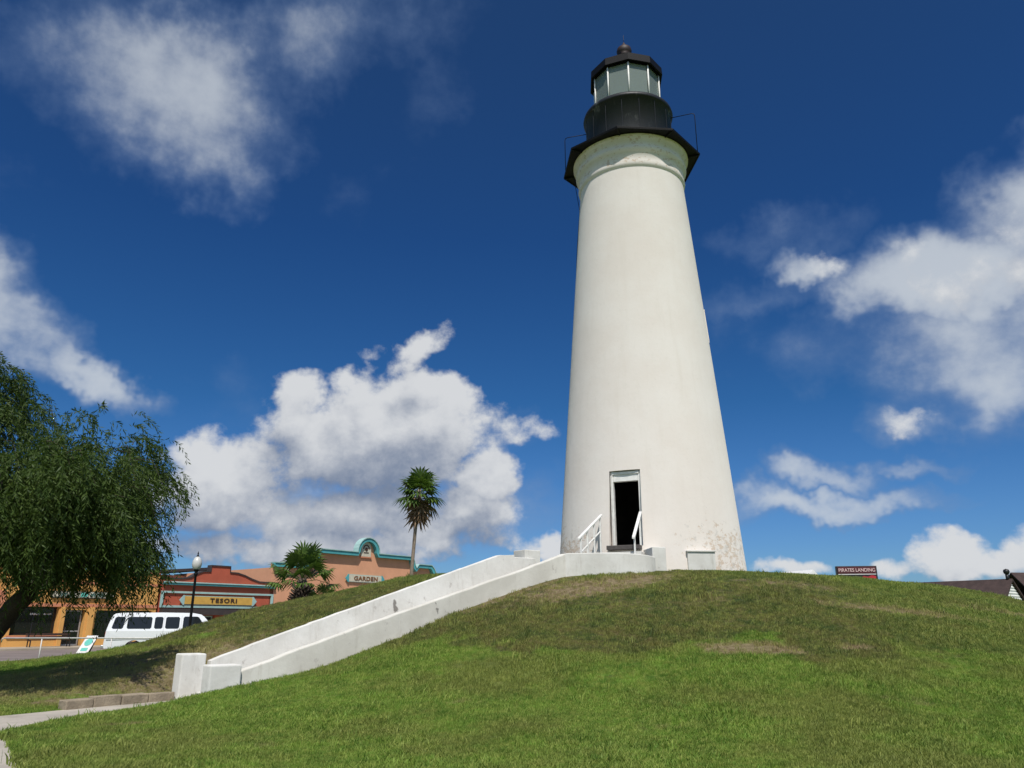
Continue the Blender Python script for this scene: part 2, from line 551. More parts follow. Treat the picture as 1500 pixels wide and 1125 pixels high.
def lawn_group():
    g = bpy.data.node_groups.new('lawn_colour', 'ShaderNodeTree')
    g.interface.new_socket('pos', in_out='INPUT', socket_type='NodeSocketVector')
    g.interface.new_socket('colour', in_out='OUTPUT', socket_type='NodeSocketColor')
    g.interface.new_socket('worn', in_out='OUTPUT', socket_type='NodeSocketFloat')
    k = NT(g)
    gi = g.nodes.new('NodeGroupInput')
    go = g.nodes.new('NodeGroupOutput')
    p = gi.outputs[0]
    sp = g.nodes.new('ShaderNodeSeparateXYZ')
    g.links.new(p, sp.inputs[0])
    n1 = k.noise(p, .33, 5, .6)
    n2 = k.noise(p, 1.6, 6, .65)
    n3 = k.noise(p, 7.0, 4, .65)
    c = k.mix(k.ss(n2, .32, .66), (.066, .145, .018), (.168, .280, .043))
    c = k.mix(k.ss(n3, .42, .72, 0, .55), c, (.30, .32, .085))
    c = k.mix(k.ss(n1, .46, .60, 0, .62), c, (.17, .165, .055))
    # a coarser, browner grass holds the upper slope
    zz = k.m('ADD', sp.outputs[2], k.m('MULTIPLY_ADD', k.noise(p, .5, 5, .62), 2.2, -1.1))
    upper = k.m('MULTIPLY', k.ss(zz, 1.0, 1.18), k.ss(zz, 2.4, 3.1, 1, .65))
    uc = k.mix(k.ss(n2, .35, .65), (.042, .068, .024), (.135, .112, .048))
    uc = k.mix(k.ss(n3, .45, .7, 0, .5), uc, (.25, .19, .09))
    right = k.ss(sp.outputs[0], 5.0, 12.0)
    c = k.mix(k.m('MULTIPLY', upper, k.m('MULTIPLY_ADD', right, -.45, .9)), c, uc)
    worn = None
    for (x, y, a, b_, t, s) in WORN:
        ct, st = math.cos(R(t)), math.sin(R(t))
        d1 = k.vm('DOT_PRODUCT', k.vm('SUBTRACT', p, (x, y, 0)), (ct / a, st / a, 0))
        d2 = k.vm('DOT_PRODUCT', k.vm('SUBTRACT', p, (x, y, 0)), (-st / b_, ct / b_, 0))
        v = k.m('MULTIPLY_ADD', k.m('MULTIPLY_ADD', d1, d1, k.m('MULTIPLY', d2, d2)), -.5 * s, s)
        worn = v if worn is None else k.m('MAXIMUM', worn, v)
    worn = k.ss(k.m('ADD', worn, k.m('MULTIPLY_ADD', k.noise(p, 3.1, 6, .68), 1.6, -.8)), .35, .85)
    wc = k.mix(k.ss(n3, .3, .7), (.20, .145, .08), (.35, .275, .17))
    c = k.mix(k.m('MULTIPLY', worn, .88), c, wc)
    g.links.new(c, go.inputs[0])
    g.links.new(worn, go.inputs[1])
    return g


LAWN = lawn_group()


def lawn_mat(name, blade):
    m, k, b, out = base_mat(name)
    pos = k.node('ShaderNodeNewGeometry')
    nd = k.n.new('ShaderNodeGroup')
    nd.node_tree = LAWN
    k.put(nd.inputs[0], pos)
    c = nd.outputs[0]
    if blade:
        rnd = k.node('ShaderNodeObjectInfo', out=5)
        c = k.mix(k.lin(rnd, 0, 1, 0, .65), c, k.mix(rnd, (.07, .125, .018), (.30, .33, .09)))
        c = k.mix(.55, c, k.mix(1.0, c, (1.5, 1.45, 1.3), 'MULTIPLY'))
        tr = k.node('ShaderNodeBsdfTranslucent', {'Color': k.mix(1.0, c, (1.15, 1.3, .7), 'MULTIPLY')})
        b.inputs['Roughness'].default_value = .6
        b.inputs['Specular IOR Level'].default_value = .25
        k.put(b.inputs['Base Color'], c)
        k.put(out.inputs[0], k.node('ShaderNodeMixShader', {0: .3, 1: b.outputs[0], 2: tr}))
    else:
        f = k.noise(pos, 34, 5, .7)
        c = k.mix(k.ss(f, .38, .66, 0, .6), c, k.mix(1.0, c, (.45, .45, .45), 'MULTIPLY'))
        k.put(b.inputs['Base Color'], c)
        b.inputs['Roughness'].default_value = .95
        b.inputs['Specular IOR Level'].default_value = .1
        bp = k.n.new('ShaderNodeBump')
        bp.inputs['Strength'].default_value = .9
        bp.inputs['Distance'].default_value = .06
        k.put(bp.inputs['Height'], f)
        k.put(b.inputs['Normal'], bp.outputs[0])
    return m


def leaf_mat(name, a, b_, trans=.3, rough=.55):
    m, k, b, out = base_mat(name)
    geo = k.n.new('ShaderNodeNewGeometry')
    pos, rnd = geo.outputs[0], geo.outputs[8]
    c = k.mix(rnd, a, b_)
    c = k.mix(k.ss(k.noise(pos, 1.1, 3, .6), .35, .65, 0, .5), c, a)
    k.put(b.inputs['Base Color'], c)
    b.inputs['Roughness'].default_value = rough
    b.inputs['Specular IOR Level'].default_value = .22
    tr = k.node('ShaderNodeBsdfTranslucent', {'Color': k.mix(1.0, c, (1.2, 1.35, .6), 'MULTIPLY')})
    k.put(out.inputs[0], k.node('ShaderNodeMixShader', {0: trans, 1: b.outputs[0], 2: tr}))
    return m


def pane_mat(name, tint, clear, rough=.06):
    """window glass: partly see-through, tinted, with a mirror-like face"""
    m, k, b, out = base_mat(name)
    pos = k.node('ShaderNodeNewGeometry')
    b.inputs['Base Color'].default_value = (*tint, 1)
    k.put(b.inputs['Roughness'], k.lin(k.noise(pos, 6, 3), .3, .7, rough, rough + .07))
    b.inputs['Specular IOR Level'].default_value = .6
    tr = k.node('ShaderNodeBsdfTransparent', {'Color': (.82, .92, .88)})
    k.put(out.inputs[0], k.node('ShaderNodeMixShader', {0: clear, 1: b.outputs[0], 2: tr}))
    return m


M = dict(
    tower=tower_paint(),
    stair=stair_paint(1.0),
    stair_old=stair_paint(.96),
    lawn=lawn_mat('lawn', False),
    blade=lawn_mat('grass_blades', True),
    iron=mat('black_iron', (.005, .0045, .0042), .55, .4, 1.5, .15, 25, spec=.2, dirt=(.22, .21, .19), dirt_amt=.0),
    iron_worn=mat('weathered_black_iron', (.014, .015, .017), .5, .4, 1.5, .2, 18, spec=.4, dirt=(.30, .30, .29), dirt_amt=.45, dscale=2.2),
    rust=mat('rusty_iron', (.028, .012, .010), .6, .3, 4),
    frame_white=mat('white_frame', (.76, .75, .71), .6, .1, 5, dirt=(.42, .40, .35), dirt_amt=.4, dscale=6),
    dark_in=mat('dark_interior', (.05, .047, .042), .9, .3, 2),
    stone_step=mat('dark_stone', (.075, .065, .06), .7, .3, 6, .3, 30),
    concrete=mat('path_concrete', (.42, .38, .32), .9, .2, .9, .35, 45, dirt=(.20, .17, .13), dirt_amt=.5, dscale=1.5),
    kerbstone=mat('old_kerb', (.30, .245, .175), .92, .3, 2.5, .8, 20, dirt=(.085, .07, .055), dirt_amt=.95, dscale=1.9),
    asphalt=mat('asphalt', (.20, .165, .15), .9, .18, .4, .3, 60),
    walk=mat('sidewalk_concrete', (.36, .31, .235), .9, .15, .6, .2, 40),
    glass_lantern=pane_mat('lantern_glass', (.27, .31, .285), .45, .08),
    lens=mat('lens_glass', (.50, .55, .50), .18, .15, 3, spec=.8),
    shop_glass=pane_mat('shop_glass', (.012, .014, .014), .08, .05),
    van_white=mat('van_paint', (.78, .79, .82), .32, .03, 1, coat=.6),
    van_glass=pane_mat('van_glass', (.006, .006, .008), .12, .03),
    tyre=mat('tyre_rubber', (.018, .018, .018), .85, .2, 8),
    steel=mat('steel', (.42, .42, .42), .42, .12, 6, metal=.6),
    galv=mat('galvanised_pipe', (.55, .53, .50), .5, .12, 5, metal=.1),
    orange=mat('orange_stucco', (.66, .35, .10), .9, .09, .8, .25, 50, dirt=(.42, .21, .08), dirt_amt=.35),
    salmon_trim=mat('salmon_trim', (.56, .22, .12), .85, .1, 2),
    brick=mat('terracotta_stucco', (.42, .092, .048), .9, .1, .8, .25, 50, dirt=(.26, .07, .04), dirt_amt=.3),
    salmon=mat('salmon_stucco', (.66, .33, .19), .9, .07, .7, .25, 50, dirt=(.46, .21, .13), dirt_amt=.35),
    teal=mat('teal_trim', (.075, .34, .36), .65, .12, 2),
    pale_teal=mat('pale_teal_trim', (.33, .50, .47), .7, .1, 2),
    dark_cap=mat('dark_capping', (.045, .035, .033), .7, .2, 2),
    sign_cream=mat('cream_board', (.58, .54, .42), .6, .08, 3),
    sign_yellow=mat('yellow_board', (.60, .36, .075), .6, .1, 3),
    ink=mat('dark_lettering', (.05, .022, .014), .6, .1, 3),
    ink_brown=mat('brown_lettering', (.20, .085, .03), .6, .2, 6),
    ink_teal=mat('green_lettering', (.02, .13, .11), .6, .2, 5),
    mint=mat('mint_print', (.13, .55, .45), .6, .1, 5),
    white=mat('white_print', (.78, .77, .74), .6, .05, 4),
    red=mat('red_print', (.42, .018, .025), .5, .25, 2),
    darkred=mat('dark_red_print', (.085, .012, .016), .6, .3, 2),
    black=mat('black_panel', (.014, .014, .015), .5, .3, 2),
    wood_dark=mat('dark_bench_wood', (.06, .03, .02), .7, .3, 5),
    bark=mat('bark', (.055, .042, .030), .95, .35, 3, .9, 14),
    palm_bark=mat('palm_bark', (.24, .19, .14), .95, .25, 5, .7, 18),
    palm_boots=mat('palm_leaf_bases', (.085, .062, .045), .95, .4, 6, .8, 16),
    leaf=leaf_mat('mesquite_leaves', (.032, .062, .012), (.088, .128, .026), .3),
    palm_leaf=leaf_mat('palm_fronds', (.042, .085, .016), (.125, .19, .042), .22, .42),
    palm_dead=leaf_mat('dead_palm_fronds', (.17, .11, .06), (.32, .22, .14), .15, .8),
    shingle=mat('roof_shingles', (.055, .034, .03), .9, .3, 3, .5, 20),
    clap=mat('white_clapboard', (.72, .72, .68), .6, .06, 2),
    pink=mat('pale_pink_lettering', (.68, .48, .46), .6, .1, 3),
    frost=mat('lamp_globe', (.56, .56, .53), .35, .04, 3),
    taillight=mat('red_lens', (.32, .012, .012), .25, .1, 4),
    light_glass=mat('lamp_glass', (.62, .62, .60), .15, .1, 4),
)

# ------------------------------------------------------------------ the ground: one sheet, a grassed mound in it
_pr = np.array([0, 5, 9, 10.4, 13, 16.2, 18.9, 21.5, 24, 60.])
_pz = np.array([3.42, 3.38, 3.1, 2.83, 1.95, 1.05, .4, .08, 0, 0])
_rr = np.linspace(0, 60, 1201)
_kk = np.exp(-np.linspace(-3, 3, 61) ** 2 / 2)
_kk /= _kk.sum()
_zp = np.convolve(np.pad(np.interp(_rr, _pr, _pz), 30, 'edge'), _kk, 'valid')
PATH = np.array([(-6.50, 17.75), (-7.3, 18.6), (-8.55, 16.05), (-9.3, 14.7), (-10.4, 13.2), (-12.5, 12.0), (-11.0, 9.6), (-8.2, 6.0), (-5.0, 1.5), (-2.6, -2.0),
                 (1.4, -2.0), (.4, .6), (-1.6, 3.5), (-3.6, 6.5), (-5.74, 9.86), (-7.17, 11.93), (-7.66, 12.35), (-7.72, 12.9), (-7.62, 14.5), (-7.12, 16.6)])
ST0 = np.array([-6.0, 16.9])            # foot of the near stair wall
SD = np.array([.797, .604])             # way the stair runs
SN = np.array([-.604, .797])            # towards the far wall


def poly_dist(x, y, P):
    """signed distance to a polygon, negative inside"""
    d = np.full(x.shape, 1e9)
    ins = np.zeros(x.shape, bool)
    n = len(P)
    for i in range(n):
        ax, ay = P[i]
        bx, by = P[(i + 1) % n]
        ex, ey = bx - ax, by - ay
        t = np.clip(((x - ax) * ex + (y - ay) * ey) / (ex * ex + ey * ey), 0, 1)
        d = np.minimum(d, np.hypot(x - ax - t * ex, y - ay - t * ey))
        c = ((ay > y) != (by > y)) & (x < (bx - ax) * (y - ay) / (by - ay + 1e-12) + ax)
        ins ^= c
    return np.where(ins, -d, d)


def stair_tn(x, y):
    return (x - ST0[0]) * SD[0] + (y - ST0[1]) * SD[1], (x - ST0[0]) * SN[0] + (y - ST0[1]) * SN[1]


def stair_z(t):
    return np.clip(.0 + t * (2.95 / 9.3), .0, 2.95)


def height(x, y):
    x = np.asarray(x, float)
    y = np.asarray(y, float)
    h = np.interp(np.hypot(x - 6, y - 31.5), _rr, _zp)
    h = h + .85 * np.exp(-((x + 9.6) ** 2 + (y - 30.8) ** 2) / (2 * 4.0 ** 2)) + .14 * np.exp(-((x + 16) ** 2 + (y - 30.5) ** 2) / (2 * 3.0 ** 2))
    h = h - .30 * np.exp(-((x - 11.5) ** 2 + (y - 25.5) ** 2) / (2 * 4.5 ** 2))
    h = h + .05 * np.sin(x * .9 + 1.3 * np.sin(y * .5)) * np.sin(y * .8 + .6) * np.clip(h / .5, 0, 1)
    h = np.where(h < .012, np.maximum(h, 0), h)
    d = poly_dist(x, y, PATH)
    h = np.minimum(h, np.maximum(0, d - .02) * .07 + .30 * np.maximum(0, d - .9) + np.where(d > 0, .010, -.03))
    t, n = stair_tn(x, y)
    cut = (t > -.3) & (t < 9.3) & (n > -.02) & (n < 1.62)
    h = np.where(cut, np.minimum(h, stair_z(t) - .3), h)
    return h


def axis(lo, hi, step, far):
    fine = np.arange(lo, hi + step / 2, step)
    g, d, s = [], step, 0
    while s < far:
        d *= 1.35
        s += d
        g.append(s)
    return np.concatenate([lo - np.array(g[::-1]), fine, hi + np.array(g)])


gx = axis(-24, 22, .14, 3500)
gy = axis(2, 40, .14, 3500)
X, Y = np.meshgrid(gx, gy)
Z = height(X, Y)
nx, ny = len(gx), len(gy)
me = bpy.data.meshes.new('ground')
co = np.stack([X, Y, Z], -1).reshape(-1, 3)
idx = np.arange(nx * ny).reshape(ny, nx)
quads = np.stack([idx[:-1, :-1], idx[:-1, 1:], idx[1:, 1:], idx[1:, :-1]], -1).reshape(-1, 4)
me.vertices.add(len(co))
me.vertices.foreach_set('co', co.ravel())
me.loops.add(quads.size)
me.loops.foreach_set('vertex_index', quads.ravel())
me.polygons.add(len(quads))
me.polygons.foreach_set('loop_start', np.arange(len(quads)) * 4)
me.polygons.foreach_set('use_smooth', np.ones(len(quads), bool))
me.update()
me.validate()
me.materials.append(M['lawn'])
ground = bpy.data.objects.new('ground', me)
C.objects.link(ground)
tag(ground, 'grassed mound under the lighthouse and the flat ground around it', None, None, 'structure')


def sheet(name, poly, z, material, label):
    mb = MB()
    mb.add([(p[0], p[1], z) for p in poly], [tuple(range(len(poly)))])
    o = mb.build(name, material)
    return tag(o, label, None, None, 'structure')


sheet('path', [tuple(p) for p in PATH], .006, M['concrete'], 'bare concrete footpath leading to the foot of the white stairs')

# street beyond the lawn, running along the shops
SH0 = np.array([-32.6, 52.0])
SU = np.array([.626, .78])
SM = np.array([.78, -.626])
SHANG = math.atan2(.78, .626)


def street(s, off, z=0.0):
    p = SH0 + SU * s + SM * off
    return (float(p[0]), float(p[1]), z)


sheet('road', [street(-90, 4.2), street(-90, 22), street(120, 22), street(120, 4.2)], .008, M['asphalt'], 'pale worn street between the lawn and the shops')
mb = MB()
mb.prism([street(-90, 4.2)[:2], street(120, 4.2)[:2], street(120, -1)[:2], street(-90, -1)[:2]], -.2, .11)
tag(mb.build('pavement', M['walk']), 'raised pavement along the shop fronts', None, None, 'structure')

# kerb of old blocks along the path, left of the gate pillar
mb = MB()
kp = [(-7.38, 17.98), (-7.72, 17.48), (-8.05, 16.98), (-8.36, 16.48), (-8.66, 15.98)]
for i in range(4):
    a, b = Vector(kp[i]), Vector(kp[i + 1])
    mid, dv = (a + b) / 2, b - a
    mb.box((mid.x, mid.y, .015 + .014 * ((i * 7) % 3)), (dv.length - .02, .24 + .02 * (i % 2), .32), rz=math.atan2(dv.y, dv.x) + R((-2, 1.5, -1, 2)[i]), rx=R((1, -2, 1.5, -1)[i]))
kerb = mb.build('kerb', M['kerbstone'], bevel=.022, seg=3)
tag(kerb, 'low kerb of stained old blocks along the footpath', None, None, 'structure')

# ------------------------------------------------------------------ lighthouse
LX, LY, LZ = 4.74, 27.0, 3.3
LO = (LX, LY, LZ)
lh = empty('lighthouse', LO, 0, 'tall white tapering lighthouse with black lantern standing on the grass mound', 'lighthouse')
DOOR = R(-23.6)          # bearing of the doorway from -y
ZD0, ZD1 = 3.86, 6.26    # doorway
HW = R(10.0)             # half its width


def tower_r(z):
    return 3.13 + (2.0 - 3.13) * (z - 3.3) / (18.0 - 3.3)


def pol(r, th, z):
    return (LX + r * math.sin(th), LY - r * math.cos(th), z)


mb = MB()
ths = [DOOR - HW + 2 * HW * i / 6 for i in range(7)] + [DOOR + HW + (2 * math.pi - 2 * HW) * i / 90 for i in range(1, 90)]
zs = [2.2, 3.0, ZD0] + [ZD0 + (ZD1 - ZD0) * i / 4 for i in range(1, 5)] + [ZD1 + (18.1 - ZD1) * i / 24 for i in range(1, 25)]
HI = R(27)
thi = [DOOR - HI + 2 * HI * i / 6 for i in range(7)] + [DOOR + HI + (2 * math.pi - 2 * HI) * i / 90 for i in range(1, 90)]
n = len(ths)
INR = 1.75
for surf in (0, 1):
    vs = [pol(tower_r(z), th, z) if surf == 0 else pol(min(INR, tower_r(z) - .3), t2, z) for z in zs for th, t2 in zip(ths, thi)]
    fs = []
    for i in range(len(zs) - 1):
        for j in range(n):
            if j < 6 and 2 <= i <= 5:
                continue
            fs.append((i * n + j, i * n + (j + 1) % n, (i + 1) * n + (j + 1) % n, (i + 1) * n + j))
    mb.add(vs, fs, True)
# reveal faces of the doorway
for j in range(6):
    for z in (ZD0, ZD1):
        mb.add([pol(tower_r(z), ths[j], z), pol(tower_r(z), ths[j + 1], z), pol(INR, thi[j + 1], z), pol(INR, thi[j], z)], [(0, 1, 2, 3)])
for j in (0, 6):
    mb.add([pol(tower_r(ZD0), ths[j], ZD0), pol(INR, thi[j], ZD0), pol(INR, thi[j], ZD1), pol(tower_r(ZD1), ths[j], ZD1)], [(0, 1, 2, 3)])
mb.build('tower_shaft', M['tower'], lh, LO)
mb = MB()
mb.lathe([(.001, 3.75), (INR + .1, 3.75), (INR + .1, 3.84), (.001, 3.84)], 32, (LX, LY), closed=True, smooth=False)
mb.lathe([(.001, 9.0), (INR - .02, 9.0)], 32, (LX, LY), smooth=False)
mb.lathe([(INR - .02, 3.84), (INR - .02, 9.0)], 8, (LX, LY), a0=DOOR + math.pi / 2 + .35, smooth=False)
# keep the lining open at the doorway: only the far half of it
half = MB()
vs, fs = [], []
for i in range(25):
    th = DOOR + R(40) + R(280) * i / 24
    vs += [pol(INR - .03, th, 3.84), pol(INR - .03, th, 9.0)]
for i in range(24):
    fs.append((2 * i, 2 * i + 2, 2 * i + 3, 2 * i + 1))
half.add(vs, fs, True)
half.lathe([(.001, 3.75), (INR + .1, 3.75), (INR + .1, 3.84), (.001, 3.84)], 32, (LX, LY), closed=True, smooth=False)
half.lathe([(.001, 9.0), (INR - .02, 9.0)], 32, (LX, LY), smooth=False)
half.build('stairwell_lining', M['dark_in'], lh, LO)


def door_local(x, out, z):
    """x to the right as one faces the doorway, out = distance from the tower axis"""
    ct, st = math.cos(DOOR), math.sin(DOOR)
    return (LX + x * ct + out * st, LY + x * st - out * ct, z)


def door_box(mb, x0, x1, o0, o1, z0, z1):
    vs = [door_local(x, o, z) for z in (z0, z1) for o in (o0, o1) for x in (x0, x1)]
    mb.add(vs, [(0, 1, 3, 2), (4, 6, 7, 5), (0, 4, 5, 1), (1, 5, 7, 3), (3, 7, 6, 2), (2, 6, 4, 0)])


fr = MB()
door_box(fr, -.50, -.41, 2.62, 2.79, ZD0, ZD1 - .02)
door_box(fr, .41, .50, 2.62, 2.79, ZD0, ZD1 - .02)
door_box(fr, -.405, .405, 2.625, 2.785, ZD1 - .34, ZD1 - .02)
door_box(fr, -.44, .44, 2.79, 2.82, ZD1 - .12, ZD1 - .03)
door_box(fr, -.46, -.42, 2.79, 2.815, ZD0, ZD1 - .12)
fo = fr.build('door_frame', M['frame_white'], lh, LO, bevel=.008)
th_ = MB()
door_box(th_, -.56, .50, 2.62, 3.30, ZD0 - .12, ZD0 + .012)
th_.build('doorstep', M['stone_step'], lh, LO, bevel=.015)

# cornice
mb = MB()
mb.lathe([(1.99, 17.80), (2.06, 17.86), (2.09, 17.97), (2.06, 18.06), (2.06, 18.40), (2.12, 18.44), (2.17, 18.55), (2.17, 18.60), (2.12, 18.64), (2.12, 18.82), (2.20, 18.90), (2.27, 19.02), (2.27, 19.06)], 96, (LX, LY))
mb.build('cornice', M['tower'], lh, LO)
# gallery deck: an eight-sided iron plate with a turned-down edge
mb = MB()
G0 = R(-18.3)
mb.lathe([(1.6, 19.08), (2.70, 19.08), (2.70, 19.055), (2.74, 19.055), (2.75, 19.12), (2.75, 19.13), (1.6, 19.20)], 8, (LX, LY), a0=G0, smooth=False)
for i in range(8):
    a = G0 + math.pi / 4 * i
    mb.tube([pol(2.2, a, 19.05), pol(2.72, a, 19.05)], .035, 4, smooth=False)
deck = mb.build('gallery_deck', M['iron'], lh, LO)
for sgn in (-1, 1):
    a = G0 + math.pi / 4 * (2 if sgn > 0 else -2)
    a2 = a
    mb = MB()
    ztop = 21.0
    mb.tube([pol(2.66, a, 19.1), pol(2.66, a, ztop - .12), pol(2.63, a, ztop - .03), pol(2.54, a, ztop), pol(1.68, a, ztop - .02)], .015, 6)
    mb.build('davit_rail', M['iron'], lh, LO)
# watch room drum
mb = MB()
mb.lathe([(1.71, 19.2), (1.71, 21.10), (1.79, 21.13), (1.81, 21.20), (1.79, 21.29), (1.30, 21.31)], 64, (LX, LY))
for i in range(16):
    a = 2 * math.pi * i / 16 + .1
    p, q2 = pol(1.712, a, 19.2), pol(1.712, a, 21.1)
    mb.tube([p, q2], .014, 4, smooth=False)
wr = mb.build('watch_room', M['iron_worn'], lh, LO)
# lantern: ten panes between pale glazing bars
L0 = R(-4.6)
mb = MB()
mb.lathe([(1.22, 21.30), (1.40, 21.30), (1.40, 21.40), (1.22, 21.40)], 10, (LX, LY), a0=L0, smooth=False, closed=True)
lant = mb.build('lantern_frame', M['iron'], lh, LO)
mb = MB()
mb.lathe([(1.22, 23.00), (1.40, 23.00), (1.40, 23.10), (1.22, 23.10)], 10, (LX, LY), a0=L0, smooth=False, closed=True)
mb.build('head_ring', M['iron'], lant)
for i in range(10):
    a = L0 + 2 * math.pi * i / 10
    b2 = L0 + 2 * math.pi * (i + 1) / 10
    mb = MB()
    mb.tube([pol(1.36, a, 21.40), pol(1.36, a, 23.0)], .034, 6)
    mb.build('glazing_bar', M['frame_white'], lant)
    mb2 = MB()
    ia, ib = a + .028, b2 - .028
    vs = []
    for rr_ in (1.325, 1.312):
        vs += [pol(rr_, ia, 21.40), pol(rr_, ib, 21.40), pol(rr_, ib, 23.0), pol(rr_, ia, 23.0)]
    mb2.add(vs, [(0, 1, 2, 3), (7, 6, 5, 4), (0, 4, 5, 1), (1, 5, 6, 2), (2, 6, 7, 3), (3, 7, 4, 0)])
    mb2.build('pane', M['glass_lantern'], lant)
for ch in lant.children:
    for v in ch.data.vertices:
        v.co.x -= LX
        v.co.y -= LY
        v.co.z -= LZ
# lens
mb = MB()
prof = [(.3, 21.32), (.36, 21.5)]
for i in range(25):
    u = -1 + 2 * i / 24
    rr_ = .70 * math.sqrt(max(.05, 1 - (u * .88) ** 2)) * (1 if i % 2 else .965)
    prof.append((rr_, 22.28 + .62 * u))
prof += [(.3, 22.98)]
mb.lathe(prof, 32, (LX, LY), smooth=False)
for a in (R(-22), R(38)):
    for rg in (.30, .42, .52):
        pts = []
        for j in range(25):
            ph = 2 * math.pi * j / 24
            lx_, lz_ = rg * math.cos(ph), rg * math.sin(ph)
            pts.append(pol(math.sqrt(max(.01, .53 - lx_ ** 2)), a + math.asin(max(-1, min(1, lx_ / .73))), 22.28 + lz_))
        mb.tube(pts, .016, 5)
mb.build('lens', M['lens'], lh, LO)
# roof
mb = MB()
mb.lathe([(1.30, 23.10), (1.47, 23.02), (1.53, 23.03), (1.51, 23.36), (1.42, 23.42), (.26, 24.36), (.22, 24.42)], 10, (LX, LY), a0=L0, smooth=False)
roof = mb.build('lantern_roof', M['iron'], lh, LO)
mb = MB()
mb.lathe([(.20, 24.36), (.27, 24.40), (.22, 24.46), (.29, 24.54), (.32, 24.66), (.29, 24.78), (.20, 24.86), (.13, 24.89), (.12, 24.96), (.07, 25.0), (.04, 25.1), (.001, 25.12)], 24, (LX, LY))
mb.tube([(LX, LY, 25.05), (LX, LY, 25.5)], .008, 5)
mb.build('ventilator_ball', M['rust'], roof, LO)
# slit window on the right flank
wa = R(77)
mb = MB()


def flank_box(mb, a, w, o0, o1, z0, z1):
    ct, st = math.cos(a), math.sin(a)
    vs = []
    for z, (p, q2) in ((z0, (o0, o1)), (z1, (o0, o1))):
        for o in (p, q2):
            for x in (-w / 2, w / 2):
                vs.append((LX + x * ct + o * st, LY + x * st - o * ct, z))
    mb.add(vs, [(0, 1, 3, 2), (4, 6, 7, 5), (0, 4, 5, 1), (1, 5, 7, 3), (3, 7, 6, 2), (2, 6, 4, 0)])


for (z0, z1, w) in ((11.35, 12.45, .62),):
    mb = MB()
    r0 = tower_r(z0)
    flank_box(mb, wa, w, r0 - .3, r0 + .006, z0 - .1, z0)
    flank_box(mb, wa, w, r0 - .3, tower_r(z1) + .008, z1, z1 + .1)
    for sx in (-1, 1):
        ct, st_ = math.cos(wa), math.sin(wa)
        vs = []
        for z_, oo in ((z0 - .02, r0), (z1 + .02, tower_r(z1))):
            for o in (oo - .3, oo + .007):
                for x in (sx * w / 2, sx * (w / 2 - .06)):
                    vs.append((LX + x * ct + o * st_, LY + x * st_ - o * ct, z_))
        mb.add(vs, [(0, 1, 3, 2), (4, 6, 7, 5), (0, 4, 5, 1), (1, 5, 7, 3), (3, 7, 6, 2), (2, 6, 4, 0)])
    wn = mb.build('window', M['tower'], lh, LO)
    mb = MB()
    flank_box(mb, wa, w - .1, r0 - .3, tower_r(z1) - .01, z0, z1)
    mb.build('pane', M['shop_glass'], wn, LO)
# lightning cable down the left flank
mb = MB()
mb.tube([pol(2.3, R(-97), 19.0), pol(2.2, R(-97), 18.3), pol(2.06, R(-97), 17.2), pol(tower_r(15.6) + .02, R(-97), 15.6), pol(tower_r(14.4) + .0, R(-99), 14.4)], .012, 5)
mb.build('cable', M['iron'], lh, LO)

# white service box against the tower foot
mb = MB()
bx = MB()
bc = (5.72, 24.2)
bx.box((bc[0], bc[1], 3.36), (.86, .55, .86))
sb = empty('service_box', (bc[0], bc[1], 3.3), R(6), 'white masonry box with flat lid against the right foot of the lighthouse', 'service box')
bb = MB()
bb.box((0, 0, -.11), (.86, .6, .94))
bb.build('box_body', M['stair'], sb, bevel=.01)
bb = MB()
bb.box((0, -.01, .38), (.92, .66, .04))
bb.build('lid', M['stair'], sb, bevel=.008)

# ------------------------------------------------------------------ entrance stairs
stc = empty('entrance_stairs', (ST0[0], ST0[1], 0), 0, 'long white masonry stairs with low walls climbing the mound to the lighthouse door', 'stairs')
SO = (ST0[0], ST0[1], 0)


def st(t, n):
    p = ST0 + SD * t + SN * n
    return (float(p[0]), float(p[1]))


mb = MB()
NS = 21
rise, going = 2.93 / NS, 9.3 / NS
for i in range(NS):
    t0, t1 = i * going, (i + 1) * going + (.02 if i < NS - 1 else 0)
    z1 = .02 + (i + 1) * rise
    mb.prism([st(t0, .10), st(t1, .10), st(t1, 1.50), st(t0, 1.50)], max(-.3, z1 - .9), z1)
mb.build('steps', M['stair'], stc, SO, bevel=.012)


def ramp_wall(n0, n1, ts, ztop, depth=1.3):
    mb = MB()
    vs, fs = [], []
    rw = random.Random(int(n1 * 100))
    td = sorted(set(list(ts) + [float(v_) for v_ in np.arange(ts[0] + .3, ts[-1] - .2, .34)]))
    zd = np.interp(td, ts, ztop)
    n0_, n1_ = n0, n1
    ts, ztop = td, [float(v_) + rw.uniform(-.009, .009) for v_ in zd]
    for t, z in zip(ts, ztop):
        n0, n1 = n0_ + rw.uniform(-.006, .006), n1_ + rw.uniform(-.006, .006)
        vs += [(*st(t, n0), z - depth), (*st(t, n1), z - depth), (*st(t, n1), z), (*st(t, n0), z)]
    for i in range(len(ts) - 1):
        a, b = 4 * i, 4 * i + 4
        fs += [(a, a + 1, b + 1, b), (a + 1, a + 2, b + 2, b + 1), (a + 2, a + 3, b + 3, b + 2), (a + 3, a, b, b + 3)]
    e = 4 * (len(ts) - 1)
    fs += [(3, 2, 1, 0), (e, e + 1, e + 2, e + 3)]
    mb.add(vs, fs)
    return mb


